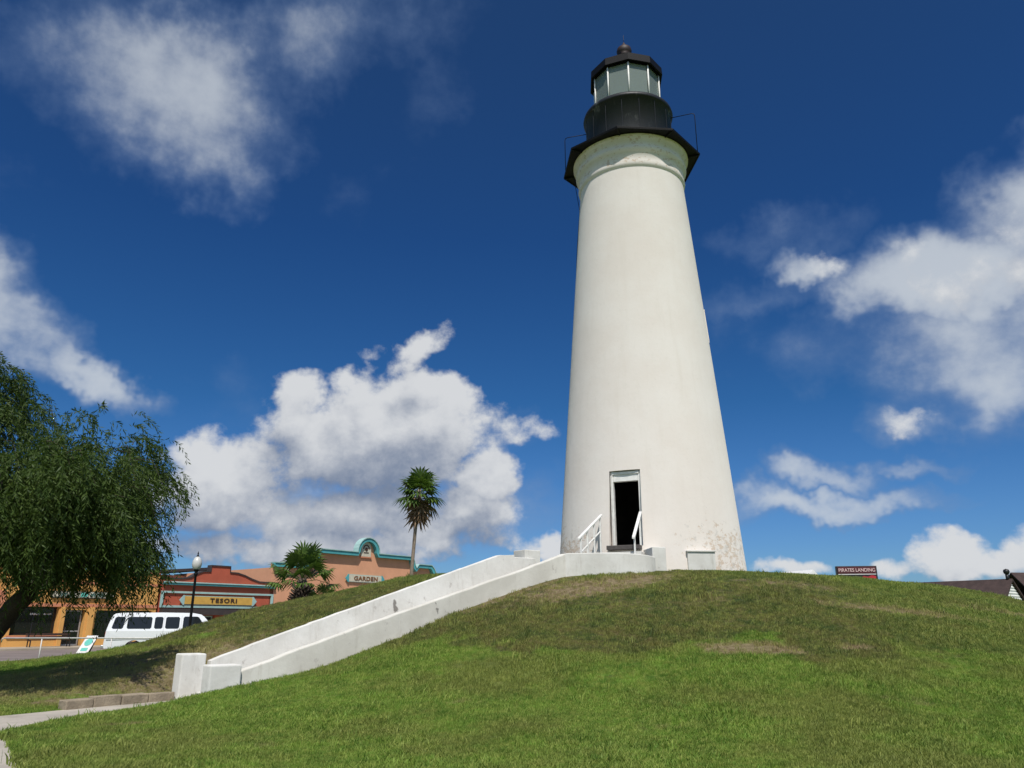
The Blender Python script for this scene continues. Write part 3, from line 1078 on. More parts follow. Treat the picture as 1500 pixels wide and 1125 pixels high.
# near wall: its top runs level into the landing's rounded front
tn = [.34, .9, 1.6, 2.5, 4.0, 5.5, 7.0, 8.2, 9.0, 9.35]
zn = [.64, .81, 1.05, 1.34, 1.81, 2.27, 2.73, 3.11, 3.37, 3.49]
ramp_wall(-.16, .10, tn, zn).build('near_wall', M['stair_old'], stc, SO, bevel=.025)
tf = [.25, 1.0, 2.5, 4.0, 5.5, 7.0, 8.25, 8.75]
zf = [.80, 1.06, 1.57, 2.07, 2.58, 3.08, 3.50, 3.53]
ramp_wall(1.50, 1.76, tf, zf).build('far_wall', M['stair'], stc, SO, bevel=.025)
mb = MB()
mb.prism([st(8.75, 1.55), st(9.55, 1.55), st(9.55, 1.76), st(8.75, 1.76)], 2.0, 3.47)
mb.build('wall_end', M['stair'], stc, SO, bevel=.02)
# gate pillars
mb = MB()
mb.prism([st(-.40, 1.42), st(.12, 1.42), st(.12, 1.94), st(-.40, 1.94)], -.25, .95)
mb.build('gate_pillar', M['stair'], stc, SO, bevel=.03)
mb = MB()
mb.prism([st(-.30, -.30), st(.34, -.30), st(.34, .20), st(-.30, .20)], -.25, .78)
mb.build('gate_pillar', M['stair'], stc, SO, bevel=.03)
# square block where the far wall meets the landing
mb = MB()
mb.prism([st(9.25, 1.62), st(9.85, 1.62), st(9.85, 2.2), st(9.25, 2.2)], 2.2, 3.72)
mb.build('end_block', M['stair'], stc, SO, bevel=.02)
# landing with a rounded lip
_e = [st(9.30, -.16), (1.95, 22.42), (2.5, 22.30), (3.05, 22.27), (3.55, 22.36), (3.95, 22.58), (4.14, 22.92), (4.20, 23.3), (4.22, 23.9)]
edge = []
for i in range(len(_e) - 1):
    p0, p1, p2, p3 = (np.array(_e[max(0, min(len(_e) - 1, j))]) for j in (i - 1, i, i + 1, i + 2))
    for u in (0, .25, .5, .75):
        edge.append(tuple(float(q_) for q_ in .5 * (2 * p1 + (p2 - p0) * u + (2 * p0 - 5 * p1 + 4 * p2 - p3) * u * u + (3 * p1 - p0 - 3 * p2 + p3) * u ** 3)))
edge.append(_e[-1])
mb = MB()
inner = [(.6, 25.2), st(9.30, 2.0)]
mb.prism(edge + inner, 2.0, 2.95)
mb.build('landing', M['stair'], stc, SO)
mb = MB()
lip_z = list(np.interp(np.arange(len(edge)) / 4, range(9), [3.49, 3.50, 3.50, 3.49, 3.47, 3.44, 3.42, 3.42, 3.42]))
cen = np.array((3.0, 24.5))
vs, fs = [], []
for (x, y), z in zip(edge, lip_z):
    dvec = cen - np.array((x, y))
    dvec /= np.hypot(*dvec)
    o_ = (x - dvec[0] * .02, y - dvec[1] * .02)
    i_ = (x + dvec[0] * .22, y + dvec[1] * .22)
    vs += [(*o_, 1.9), (*i_, 1.9), (*i_, z), (*o_, z)]
for i in range(len(edge) - 1):
    a, b = 4 * i, 4 * i + 4
    fs += [(a, a + 1, b + 1, b), (a + 1, a + 2, b + 2, b + 1), (a + 2, a + 3, b + 3, b + 2), (a + 3, a, b, b + 3)]
e = 4 * (len(edge) - 1)
fs += [(3, 2, 1, 0), (e, e + 1, e + 2, e + 3)]
mb.add(vs, fs)
mb.build('landing_lip', M['stair'], stc, SO, bevel=.025)
mb = MB()
mb.prism([(4.10, 22.98), (4.52, 23.10), (4.46, 24.1), (4.0, 24.1)], 2.2, 3.73)
mb.build('landing_wing', M['stair'], stc, SO, bevel=.02)
mb = MB()
for i_, (z1, o1) in enumerate(((3.64, 3.60), (3.42, 3.95), (3.20, 4.3))):
    door_box(mb, -.60 - .002 * i_, .60 + .002 * i_, 2.9, o1, 2.7, z1)
mb.build('door_steps', M['stair'], stc, SO, bevel=.012)

# two painted handrails at the door steps
for sgn in (-1, 1):
    if sgn < 0:
        o0, o1, x0, x1, z0, z1 = 3.12, 4.50, -.76, -1.0, 4.82, 4.03
        posts = (.04, .34, .66, .96)
        lab = 'white sloping handrail on the left of the lighthouse door steps'
    else:
        o0, o1, x0, x1, z0, z1 = 3.08, 3.90, .50, .48, 4.84, 4.05
        posts = (.12, .92)
        lab = 'white sloping handrail on the right of the lighthouse door steps'

    def at(u):
        return x0 + (x1 - x0) * u, o0 + (o1 - o0) * u, z0 + (z1 - z0) * u
    base = door_local((x0 + x1) / 2, (o0 + o1) / 2, 2.95)
    hr = empty('handrail', base, 0, lab, 'handrail', 'handrails at the lighthouse door')
    for u in posts:
        x_, o_, z_ = at(u)
        zb = 3.85 if o_ < 3.28 else 3.63 if o_ < 3.6 else 3.41 if o_ < 3.95 else 3.19 if o_ < 4.3 else 2.94
        if sgn < 0:
            zb = 2.94
        mb = MB()
        door_box(mb, x_ - .024, x_ + .024, o_ - .03, o_ + .03, zb, z_ - .015)
        mb.build('post', M['frame_white'], hr, base, bevel=.006)
    for nm, dz, hw_, hh_, ua, ub in ((('rail', 0, .04, .03, -.03, 1.05), ('lower_rail', -.46, .016, .022, .06, .94)) if sgn < 0 else (('rail', 0, .045, .034, -.03, 1.05),)):
        mb = MB()
        vs = []
        for u in (ua, ub):
            x_, o_, z_ = at(u)
            for d_ in (-hh_, hh_):
                for w_ in (-hw_, hw_):
                    vs.append(door_local(x_ + w_, o_, z_ + dz + d_))
        mb.add(vs, [(0, 1, 3, 2), (4, 6, 7, 5), (0, 4, 5, 1), (1, 5, 7, 3), (3, 7, 6, 2), (2, 6, 4, 0)])
        mb.build(nm, M['frame_white'], hr, base, bevel=.008)

# ------------------------------------------------------------------ shops across the street
def shop_root(name, s, label, cat='shop'):
    p = street(s, 0)
    return empty(name, (p[0], p[1], 0), SHANG, label, cat)


def facade(wall_mb, top, x0, x1, y0, y1, holes):
    """front wall with openings: holes are (xa, xb, za, zb); everything above the openings follows the outline 'top'"""
    zt = max(h[3] for h in holes)
    xs = sorted({x0, x1, *[h[0] for h in holes], *[h[1] for h in holes]})
    for a, b in zip(xs[:-1], xs[1:]):
        hs = [h for h in holes if h[0] <= a + 1e-6 and h[1] >= b - 1e-6]
        if not hs:
            wall_mb.span((a, y0, -.1), (b, y1, zt))
        else:
            h = hs[0]
            if h[2] > -.1:
                wall_mb.span((a, y0, -.1), (b, y1, h[2]))
            if h[3] < zt - 1e-6:
                wall_mb.span((a, y0, h[3]), (b, y1, zt))
    poly = [(x0, zt), (x1, zt)] + list(reversed(top))
    wall_mb.slabxz(poly, y0, y1)


def outline_strip(mb, pts, thick, y0, y1, lift=0.0):
    """a band of even thickness that follows a roof line in x,z"""
    n = len(pts)
    nrm = []
    for i in range(n):
        a = Vector(pts[max(i - 1, 0)])
        b = Vector(pts[min(i + 1, n - 1)])
        d = (b - a).normalized()
        nrm.append(Vector((-d.y, d.x)))
    vs, fs = [], []
    for p, q2 in zip(pts, nrm):
        lo = Vector(p) + q2 * lift
        hi = Vector(p) + q2 * (lift + thick)
        vs += [(lo.x, y0, lo.y), (hi.x, y0, hi.y), (hi.x, y1, hi.y), (lo.x, y1, lo.y)]
    for i in range(n - 1):
        a, b = 4 * i, 4 * i + 4
        fs += [(a, b, b + 1, a + 1), (a + 1, b + 1, b + 2, a + 2), (a + 2, b + 2, b + 3, a + 3), (a + 3, b + 3, b, a)]
    e = 4 * (n - 1)
    fs += [(0, 1, 2, 3), (e + 3, e + 2, e + 1, e)]
    mb.add(vs, fs)


def arc(cx, cz, r, a0, a1, n=10):
    return [(cx + r * math.cos(R(a0 + (a1 - a0) * i / n)), cz + r * math.sin(R(a0 + (a1 - a0) * i / n))) for i in range(n + 1)]


def window(parent, x0, x1, z0, z1, y, frame, glass, fw=.08, mull=(), name='window', bars=()):
    mb = MB()
    mb.span((x0, y, z0), (x0 + fw, y + .09, z1))
    mb.span((x1 - fw, y, z0), (x1, y + .09, z1))
    mb.span((x0 + fw, y + .002, z1 - fw), (x1 - fw, y + .088, z1))
    mb.span((x0 + fw, y + .002, z0), (x1 - fw, y + .088, z0 + fw))
    for mx in mull:
        mb.span((mx - fw / 2, y + .004, z0 + fw), (mx + fw / 2, y + .086, z1 - fw))
    for bz in bars:
        mb.span((x0 + fw, y + .006, bz - fw / 2), (x1 - fw, y + .084, bz + fw / 2))
    w = mb.build(name, frame, parent)
    g = MB()
    g.span((x0 + fw * .5, y + .04, z0 + fw * .5), (x1 - fw * .5, y + .055, z1 - fw * .5))
    g.build('pane', glass, w)
    return w


# --- orange shop behind the tree
s1 = shop_root('orange_shop', 0, 'orange stucco shop with dark display windows behind the tree, beside the terracotta shop')
w = MB()
holes = [(.30, 3.10, .82, 2.62), (3.55, 4.85, .11, 2.45), (5.55, 9.55, .55, 2.45)]
top = [(-9.0, 5.0), (-.6, 5.0), (.2, 5.35), (2.0, 5.35), (2.6, 5.05), (9.85, 5.05)]
facade(w, top, -9.0, 9.85, 0, .55, holes)
w.span((-9.0, .55, -.1), (-8.6, 12, 4.7))
w.span((9.45, .55, -.1), (9.85, 12, 4.7))
w.span((-8.6, 11.6, -.1), (9.45, 12, 4.7))
w.build('wall', M['orange'], s1)
w = MB()
w.span((-8.6, .55, 4.3), (9.45, 11.6, 4.45))
w.build('roof', M['dark_cap'], s1)
w = MB()
outline_strip(w, top, .12, -.06, .6)
w.build('capping', M['salmon_trim'], s1)
w = MB()
w.span((-.2, -.07, 2.64), (9.85, -.002, 2.86))
w.build('trim_band', M['salmon_trim'], s1)
w = MB()
w.span((.15, -.10, .68), (3.25, .20, .81))
w.build('sill', M['salmon_trim'], s1)
w = MB()
w.span((2.6, -.05, 4.18), (9.85, -.003, 4.34))
w.build('trim_band', M['salmon_trim'], s1)
for (a, b) in ((3.20, 3.48), (4.98, 5.40)):
    w = MB()
    w.span((a, -.16, 0.1), (b, -.003, 2.63))
    w.build('pilaster', M['orange'], s1, bevel=.02)
w = MB()
w.span((-1.15, -.30, .1), (-.35, -.003, 3.6))
w.build('pilaster', M['salmon_trim'], s1, bevel=.02)
window(s1, .32, 3.08, .84, 2.60, .38, M['black'], M['shop_glass'], .07, (1.7,))
d = window(s1, 3.62, 4.78, .12, 2.43, .38, M['steel'], M['shop_glass'], .09, (), 'door', (1.05,))
h = MB()
h.tube([(3.78, .34, .95), (3.78, .30, 1.0), (3.78, .30, 1.3), (3.78, .34, 1.35)], .018, 6)
h.build('handle', M['steel'], d)
window(s1, 5.57, 9.53, .57, 2.43, .38, M['black'], M['shop_glass'], .07, (7.5,))
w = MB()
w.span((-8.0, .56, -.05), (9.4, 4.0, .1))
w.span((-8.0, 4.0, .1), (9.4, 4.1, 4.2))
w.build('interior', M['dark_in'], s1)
# small white lettering high on the display window (too blurred in the photograph to read: broken strokes)
for (a, b, zz, hh) in ((.62, .95, 2.16, .10), (1.42, 2.12, 2.16, .13), (2.28, 2.78, 2.16, .11)):
    x = a
    i = 0
    lw = MB()
    while x < b:
        ww = (.035, .05, .03, .06)[i % 4]
        lw.span((x, .365, zz - hh * (.5 if i % 3 else .3)), (min(b, x + ww), .372, zz + hh * (.5 if i % 2 else .25)))
        x += ww + .022
        i += 1
    lw.build('lettering', M['white'], s1)

# --- terracotta shop
s2 = shop_root('terracotta_shop', 10.1, 'terracotta shop with stepped curved parapet and teal trim, left of the salmon building')
top = [(0, 4.78), (1.6, 4.80), (2.2, 4.92), (2.7, 5.22), (3.2, 5.42), (3.83, 5.45), (3.84, 5.9), (5.50, 5.9), (5.51, 5.45), (6.2, 5.42), (6.9, 5.25), (7.5, 5.02), (8.3, 4.80), (9.75, 4.78)]
w = MB()
holes = [(.45, 4.6, .5, 2.15), (5.7, 9.5, .5, 2.12)]
facade(w, top, 0, 9.75, 0, .5, holes)
w.span((0, .5, -.1), (.4, 11, 4.4))
w.span((9.35, .5, -.1), (9.75, 11, 4.4))
w.span((.4, 10.6, -.1), (9.35, 11, 4.4))
w.build('wall', M['brick'], s2)
w = MB()
w.span((.4, .5, 4.1), (9.35, 10.6, 4.25))
w.build('roof', M['dark_cap'], s2)
w = MB()
outline_strip(w, top, .10, -.07, .55)
w.build('capping', M['dark_cap'], s2)
w = MB()
w.span((0.0, -.22, 4.36), (9.78, -.003, 4.50))
w.build('cornice', M['teal'], s2, bevel=.02)
w = MB()
w.span((0.0, -.28, 4.505), (9.80, -.003, 4.60))
w.build('cornice_cap', M['pale_teal'], s2, bevel=.02)
w = MB()
for (a, b) in (((-.05, -.12, 3.76), (9.72, -.003, 3.90)), ((-.05, -.13, 2.70), (9.72, -.003, 2.86)), ((-.05, -.125, 2.862), (.14, -.003, 3.758)), ((9.52, -.125, 2.862), (9.72, -.003, 3.758))):
    w.span(a, b)
w.build('sign_surround', M['pale_teal'], s2)
w = MB()
w.span((0, -.5, 2.18), (9.6, -.003, 2.62))
w.build('soffit', M['dark_cap'], s2)
window(s2, .5, 4.55, .55, 2.13, .28, M['pale_teal'], M['shop_glass'], .10, (2.5,))
window(s2, 5.75, 9.45, .55, 2.10, .28, M['teal'], M['shop_glass'], .11, (7.9,))
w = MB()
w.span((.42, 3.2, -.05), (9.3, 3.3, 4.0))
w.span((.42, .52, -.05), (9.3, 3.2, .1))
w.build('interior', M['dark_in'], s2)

# --- salmon building
s3 = shop_root('salmon_building', 19.9, 'two storey salmon stucco building with teal capping and an arched crest, behind the palms', 'building')
q_l = arc(4.55, 6.45 + .05, 1.0, 180, 0, 1)
top = [(-.4, 6.45), (3.0, 6.45), (3.35, 6.52), (3.65, 6.75), (3.85, 7.1), (4.0, 7.55), (4.3, 7.9), (8.62, 7.9)]
top += [(9.87 + 1.28 * math.cos(R(a)), 8.02 + 1.28 * math.sin(R(a))) for a in range(180, -1, -15)]
top += [(11.16, 7.9), (15.6, 7.9), (15.85, 7.55), (16.0, 7.1), (16.25, 6.8), (16.6, 6.95 + .25), (18.4, 7.2), (18.75, 6.9), (19.0, 6.5), (19.4, 6.3), (21.0, 6.25)]
w = MB()
facade(w, top, -.4, 21.0, 0, .2, [(2.0, 5.0, .4, 2.4), (13.0, 17.5, .4, 2.4)])
w.span((-.4, .2, -.1), (0, 16, 6.1))
w.span((20.6, .2, -.1), (21, 16, 6.1))
w.span((0, 15.6, -.1), (20.6, 16, 6.1))
w.build('wall', M['salmon'], s3)
w = MB()
w.span((0, .2, 5.9), (20.6, 15.6, 6.05))
w.build('roof', M['dark_cap'], s3)
w = MB()
outline_strip(w, top, .30, -.42, .21, -.28)
w.build('capping', M['teal'], s3)
w = MB()
outline_strip(w, top, .08, -.50, .24, .03)
w.build('capping_edge', M['pale_teal'], s3)
window(s3, 2.05, 4.95, .45, 2.35, .08, M['teal'], M['shop_glass'], .1, (3.5,))
window(s3, 13.05, 17.45, .45, 2.35, .08, M['teal'], M['shop_glass'], .1, (14.6, 16.0))
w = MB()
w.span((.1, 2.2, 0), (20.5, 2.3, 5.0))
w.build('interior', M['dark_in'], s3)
# crest plaque in the arch
w = MB()
w.slabxz([(9.22, 7.62), (10.42, 7.62), (10.42, 8.45)] + arc(9.82, 8.45, .6, 0, 180, 8)[1:-1] + [(9.22, 8.45)], -.10, -.003)
pl = w.build('plaque', M['sign_cream'], s3)
w = MB()
w.slabxz(arc(9.82, 8.34, .40, 180, 0, 10)[::-1] + arc(9.82, 8.34, .30, 180, 0, 10), -.13, -.102)
w.slabxz([(9.52, 7.95), (10.12, 7.95), (10.12, 8.03), (9.52, 8.03)], -.13, -.102)
w.slabxz(arc(9.82, 8.30, .17, 0, 360, 12)[:-1], -.14, -.102)
w.build('emblem', M['ink'], pl)
w = MB()
w.span((9.12, -.14, 7.50), (10.52, -.003, 7.60))
w.build('plaque_ledge', M['salmon_trim'], s3)
# dark side roof left of it, further back
bk = empty('rear_building', (*street(16.0, -14)[:2], 0), SHANG, 'low salmon building with a sloping dark roof edge behind the terracotta shop', 'building')
w = MB()
w.span((0, 0, -.1), (7.5, 9, 5.9))
w.build('wall', M['salmon'], bk)
w = MB()
w.add([(-.5, -.5, 5.92), (8, -.5, 6.75), (8, 9.5, 6.75), (-.5, 9.5, 5.92), (-.5, -.5, 6.18), (8, -.5, 7.0), (8, 9.5, 7.0), (-.5, 9.5, 6.18)], [(3, 2, 1, 0), (4, 5, 6, 7), (0, 1, 5, 4), (1, 2, 6, 5), (2, 3, 7, 6), (3, 0, 4, 7)])
w.build('roof', M['dark_cap'], bk)

# --- the shops' signs: boards fixed to the fronts
def board(parent_s, cx, cz, half, hh, nose, panel, edge, depth0=-.20, depth1=-.13, back=None):
    p = None
    return p


def shop_sign(name, s_origin, x, z, label, hw, hh, face, border, ears=None, y=-.14, point=0.0):
    o = empty(name, street(s_origin + x, -0.0, 0), SHANG, label, 'sign')
    o.location.z = z
    poly = [(-hw, -hh), (hw, -hh), (hw, hh), (-hw, hh)]
    if point:
        poly = [(-hw, -hh), (hw, -hh), (hw + point, 0), (hw, hh), (-hw, hh), (-hw - point, 0)]
    b = MB()
    b.slabxz([(px * 1.0 + (.05 if px > 0 else -.05), pz + (.05 if pz > 0 else -.05 if pz < 0 else 0)) for px, pz in poly], y, -.002)
    b.build('border', border, o)
    b = MB()
    b.slabxz(poly, y - .03, y - .002)
    b.build('panel', face, o)
    if ears:
        for sg in (-1, 1):
            b = MB()
            x0 = hw * sg
            tri = [(x0, -hh * 1.25), (x0 + .10 * sg, -hh * 1.25), (x0 + .42 * sg, 0), (x0 + .10 * sg, hh * 1.25), (x0, hh * 1.25)]
            b.slabxz(tri if sg > 0 else tri[::-1], y - .05, y - .001)
            b.build('end_ornament', ears, o)
    return o


g1 = shop_sign('shop_sign', 0, 4.48, 3.45, 'cream sign board with green slanting lettering and dark border on the orange shop', 1.95, .19, M['sign_cream'], M['black'], point=.14)
r5 = random.Random(11)
for (x0, x1) in ((-1.62, -.78), (.42, 1.30)):
    x = x0
    b = MB()
    while x < x1:
        hgt = r5.uniform(.16, .27)
        b.slabxz([(x, -.12), (x + .045, -.12), (x + .045 + .07, -.12 + hgt), (x + .07, -.12 + hgt)], -.20, -.172)
        if r5.random() < .6:
            zc = r5.uniform(-.06, .08)
            b.slabxz([(x + .02, zc), (x + .14, zc), (x + .15, zc + .04), (x + .03, zc + .04)], -.195, -.1725)
        x += r5.uniform(.10, .15)
    b.build('lettering', M['ink_teal'], g1)
b = MB()
b.slabxz([(-.22, -.14), (.22, -.14), (.28, .14), (-.16, .14)], -.19, -.173)
b.build('print', M['mint'], g1)
b = MB()
b.slabxz([(1.46, -.15), (1.60, -.15), (1.80, .15), (1.68, .15)], -.19, -.173)
b.build('print', M['ink'], g1)

g2 = shop_sign('shop_sign', 10.1, 4.75, 3.26, 'yellow sign board reading TESORI with pale teal ends on the terracotta shop', 2.95, .29, M['sign_yellow'], M['pale_teal'], M['pale_teal'])
lettering('TESORI', 'lettering', M['ink'], g2, (.35, -.19, 0), .44, .03, 2.35, 0, 1.25, .012)
g3 = shop_sign('shop_sign', 19.9, 9.85, 5.56, 'cream sign board reading GARDEN with teal arrow ends on the salmon building', 2.0, .30, M['sign_cream'], M['pale_teal'], M['teal'])
lettering('GARDEN', 'lettering', M['ink_brown'], g3, (.05, -.19, 0), .52, .03, 2.9, 0, 1.1, .015)

# bench against the orange shop front
bn = empty('bench', (*street(2.2, 1.35)[:2], .11), SHANG, 'dark wooden bench on the pavement below the orange shop window', 'bench')
b = MB()
for i in range(3):
    b.span((-1.35, -.42 + i * .15, .42), (1.35, -.30 + i * .15, .46))
b.build('seat', M['wood_dark'], bn)
b = MB()
b.span((-1.35, .06, .52), (1.35, .10, .66))
b.span((-1.35, .07, .70), (1.35, .11, .84))
b.build('backrest', M['wood_dark'], bn)
for x in (-1.2, 1.2):
    b = MB()
    b.span((x - .03, -.42, 0), (x + .03, -.36, .415))
    b.span((x - .03, .02, 0), (x + .03, .058, .84))
    b.span((x - .028, -.36, .36), (x + .028, .02, .41))
    b.build('leg', M['black'], bn)

# pipe railing at the edge of the lawn
ry = 35.0
rl = empty('pipe_railing', (-15.7, ry, 0), 0, 'thin galvanised pipe railing along the street edge in front of the van', 'railing')
b = MB()
b.tube([(-6.2, 0, .97), (3.0, 0, .97)], .032, 8)
b.tube([(-6.2, 0, .97), (-6.26, 0, .93), (-6.28, 0, .8)], .024, 8)
b.build('rail', M['galv'], rl)
for x in (-4.55, -1.55, 1.45):
    b = MB()
    b.tube([(x, 0, -.3), (x, 0, .95)], .026, 8)
    b.build('post', M['galv'], rl)

# leaning pavement board beside the van
ab = empty('pavement_board', (-23.35, 44.4, .008), R(14), 'white leaning pavement board with a round mint print behind the railing', 'sandwich board')


def lean_board(mb, x0, x1, z0, z1, thick, tilt, yo):
    for_ = Matrix.Rotation(R(tilt), 4, 'X')
    vs = []
    for z in (z0, z1):
        for y in (0, thick):
            for x in (x0, x1):
                p = for_ @ Vector((x + z * .40, y, z))
                vs.append((p.x, p.y + yo, p.z))
    mb.add(vs, [(0, 1, 3, 2), (4, 6, 7, 5), (0, 4, 5, 1), (1, 5, 7, 3), (3, 7, 6, 2), (2, 6, 4, 0)])


b = MB()
lean_board(b, -.28, .28, .03, .95, .03, -14, -.24)
fb = b.build('front_panel', M['white'], ab)
b = MB()
lean_board(b, -.28, .28, .03, .95, .03, 14, .24)
b.build('rear_panel', M['black'], ab)
b = MB()
vs = []
rotm = Matrix.Rotation(R(-14), 4, 'X')
for j in range(20):
    a = 2 * math.pi * j / 20
    z = .60 + .19 * math.sin(a)
    p = rotm @ Vector((.19 * math.cos(a) + z * .40, -.012, z))
    vs.append((p.x, p.y - .24, p.z))
b.add(vs, [tuple(range(20))])
vs2 = []
for (x, z) in ((-.16, .14), (.16, .14), (.16, .30), (-.16, .30)):
    p = rotm @ Vector((x + z * .40, -.012, z))
    vs2.append((p.x, p.y - .24, p.z))
b.add(vs2, [(0, 1, 2, 3)])
b.build('print', M['mint'], fb)

# ------------------------------------------------------------------ street lamp
lp = empty('street_lamp', (-14.35, 36.0, 0), 0, 'black lamp post with white acorn globe standing in front of the van', 'street lamp')
b = MB()
b.lathe([(.001, -.2), (.20, -.2), (.20, .1), (.16, .16), (.15, .5), (.11, .62), (.075, .8), (.065, 1.0), (.055, 3.3), (.05, 3.62), (.085, 3.68), (.085, 3.74), (.06, 3.78), (.10, 3.86), (.13, 3.92)], 16)
b.build('pole', M['iron'], lp)
b = MB()
b.lathe([(.12, 3.92), (.19, 4.02), (.215, 4.16), (.20, 4.30), (.14, 4.42), (.07, 4.48), (.03, 4.50)], 20)
gl = b.build('globe', M['frost'], lp)
b = MB()
b.lathe([(.07, 4.482), (.05, 4.53), (.02, 4.58), (.035, 4.62), (.02, 4.67), (.001, 4.74)], 12)
b.build('finial', M['iron'], lp)

# ------------------------------------------------------------------ white van
van = empty('van', (-17.2, 41.0, 0), math.atan2(.34, .94), 'long white passenger van with dark windows parked at the street edge', 'van')
W0, W1 = 1.0, .80
ZB = 1.22


def vw(z):
    if z <= ZB:
        return W0 - .05 * max(0, (.7 - z) / .4)
    return W0 + (W1 - W0) * (z - ZB) / (2.06 - ZB)


WR, WF = -1.62, 1.92


def arch(cx, r=.43, z0=.42):
    a0 = math.asin((z0 - .36) / r)
    return [(cx + r * math.cos(a), .36 + r * math.sin(a)) for a in np.linspace(a0, math.pi - a0, 11)]


upper = [(-2.90, ZB), (-2.84, 1.5), (-2.72, 1.93), (-2.60, 2.03), (-2.3, 2.07), (-.5, 2.09), (.9, 2.07), (1.30, 2.0), (1.45, 1.9), (2.10, ZB)]
lower_top = [(-2.90, ZB), (2.10, ZB), (2.55, 1.16), (2.92, 1.08), (3.02, .98)]
lower_bot = [(3.04, .55), (3.0, .42)] + arch(WF) + arch(WR) + [(-2.9, .42), (-2.95, .55)]
b = MB()
for (poly) in (upper, lower_top + lower_bot):
    n = len(poly)
    vl = [(x, -vw(z), z) for x, z in poly]
    vr = [(x, vw(z), z) for x, z in poly]
    b.add(vl + vr, [tuple(range(n)), tuple(range(2 * n - 1, n - 1, -1))])
    rng_ = range(n - 1) if poly is upper else range(1, n)
    for i in rng_:
        j = (i + 1) % n
        b.add([vl[i], vl[j], vr[j], vr[i]], [(0, 3, 2, 1)])
body = b.build('body', M['van_white'], van, bevel=.045, seg=3)


def side_pt(x, z, sgn, off=.004):
    return (x, sgn * (vw(z) + off), z)


def side_panel(name, poly, material, sgn, off=.006, parent=van):
    b = MB()
    n = len(poly)
    vs = [side_pt(x, z, sgn, off) for x, z in poly] + [side_pt(x, z, sgn, off - .03) for x, z in poly]
    b.add(vs, [tuple(range(n)), tuple(range(2 * n - 1, n - 1, -1))] + [(i, (i + 1) % n, n + (i + 1) % n, n + i) for i in range(n)])
    return b.build(name, material, parent)


def rwin(x0, x1, z0=1.32, z1=1.88, sl0=0.0, sl1=0.0):
    c = .06
    return [(x0 + c, z0), (x1 - c, z0), (x1, z0 + c), (x1 + sl1, z1 - c), (x1 + sl1 - c, z1), (x0 + sl0 + c, z1), (x0 + sl0, z1 - c), (x0, z0 + c)]


for sgn in (-1, 1):
    for poly in (rwin(-2.68, -2.18, sl0=.10, sl1=.06), rwin(-2.02, -.92), rwin(-.80, -.42), rwin(-.30, .34), [(.50, 1.30), (1.62, 1.30), (1.55, 1.42), (1.22, 1.86), (1.12, 1.90), (.56, 1.90), (.50, 1.84)]):
        side_panel('window', poly, M['van_glass'], sgn)
    # door seams and handles
    b = MB()
    for x in (-.37, .42, 1.75):
        z0, z1 = .55, (1.22 if x > 1.5 else 1.95)
        vs = [side_pt(x - .008, z0, sgn), side_pt(x + .008, z0, sgn), side_pt(x + .008, ZB, sgn), side_pt(x - .008, ZB, sgn)]
        b.add(vs, [(0, 1, 2, 3)])
        if z1 > ZB:
            vs = [side_pt(x - .008, ZB, sgn), side_pt(x + .008, ZB, sgn), side_pt(x + .008, z1, sgn), side_pt(x - .008, z1, sgn)]
            b.add(vs, [(0, 1, 2, 3)])
    vs = [side_pt(-2.85, .80, sgn), side_pt(2.6, .80, sgn), side_pt(2.6, .835, sgn), side_pt(-2.85, .835, sgn)]
    b.add(vs, [(0, 1, 2, 3)])
    b.build('body_seam', M['steel'], van)
    b = MB()
    y = sgn * (W0 + .02)
    b.box((.60, y, 1.10), (.16, .03, .035))
    b.build('door_handle', M['steel'], van)
    b = MB()
    b.box((1.62, sgn * 1.16, 1.34), (.10, .20, .26))
    b.tube([(1.66, sgn * .96, 1.28), (1.64, sgn * 1.1, 1.30)], .02, 6)
    b.build('wing_mirror', M['black'], van, bevel=.02)
    b = MB()
    b.box((-2.905, sgn * .86, .98), (.06, .13, .42))
    b.build('taillight', M['taillight'], van, bevel=.015)
    b = MB()
    b.box((3.0, sgn * .74, .86), (.06, .34, .22))
    b.build('headlight', M['light_glass'], van, bevel=.02)
# windscreen and rear glass
b = MB()
wsx = [(1.455, 1.895), (2.07, 1.255)]
for off in (.012, -.02):
    pass
vs = []
for (x, z) in ((1.475, 1.875), (2.07, 1.262)):
    for s_ in (-1, 1):
        vs.append((x + .012, s_ * (vw(z) - .10), z + .012))
b.add([vs[0], vs[1], vs[3], vs[2]] + [(v[0] - .02, v[1], v[2] - .02) for v in (vs[0], vs[1], vs[3], vs[2])], [(0, 1, 2, 3), (7, 6, 5, 4), (0, 4, 5, 1), (1, 5, 6, 2), (2, 6, 7, 3), (3, 7, 4, 0)])
b.build('windscreen', M['van_glass'], van)
b = MB()
b.box((-2.862, 0, 1.58), (.03, 1.3, .5), ry=R(13))
b.build('rear_window', M['van_glass'], van)
b = MB()
b.box((3.05, 0, .5), (.16, 1.9, .18))
b.build('bumper', M['steel'], van, bevel=.03)
b = MB()
b.box((-2.98, 0, .5), (.16, 1.9, .16))
b.build('bumper', M['steel'], van, bevel=.03)
b = MB()
b.box((3.03, 0, .84), (.05, 1.05, .24))
b.build('grille', M['black'], van, bevel=.01)
b = MB()
b.box((.1, 0, .42), (5.6, 1.5, .3))
b.build('chassis', M['black'], van)
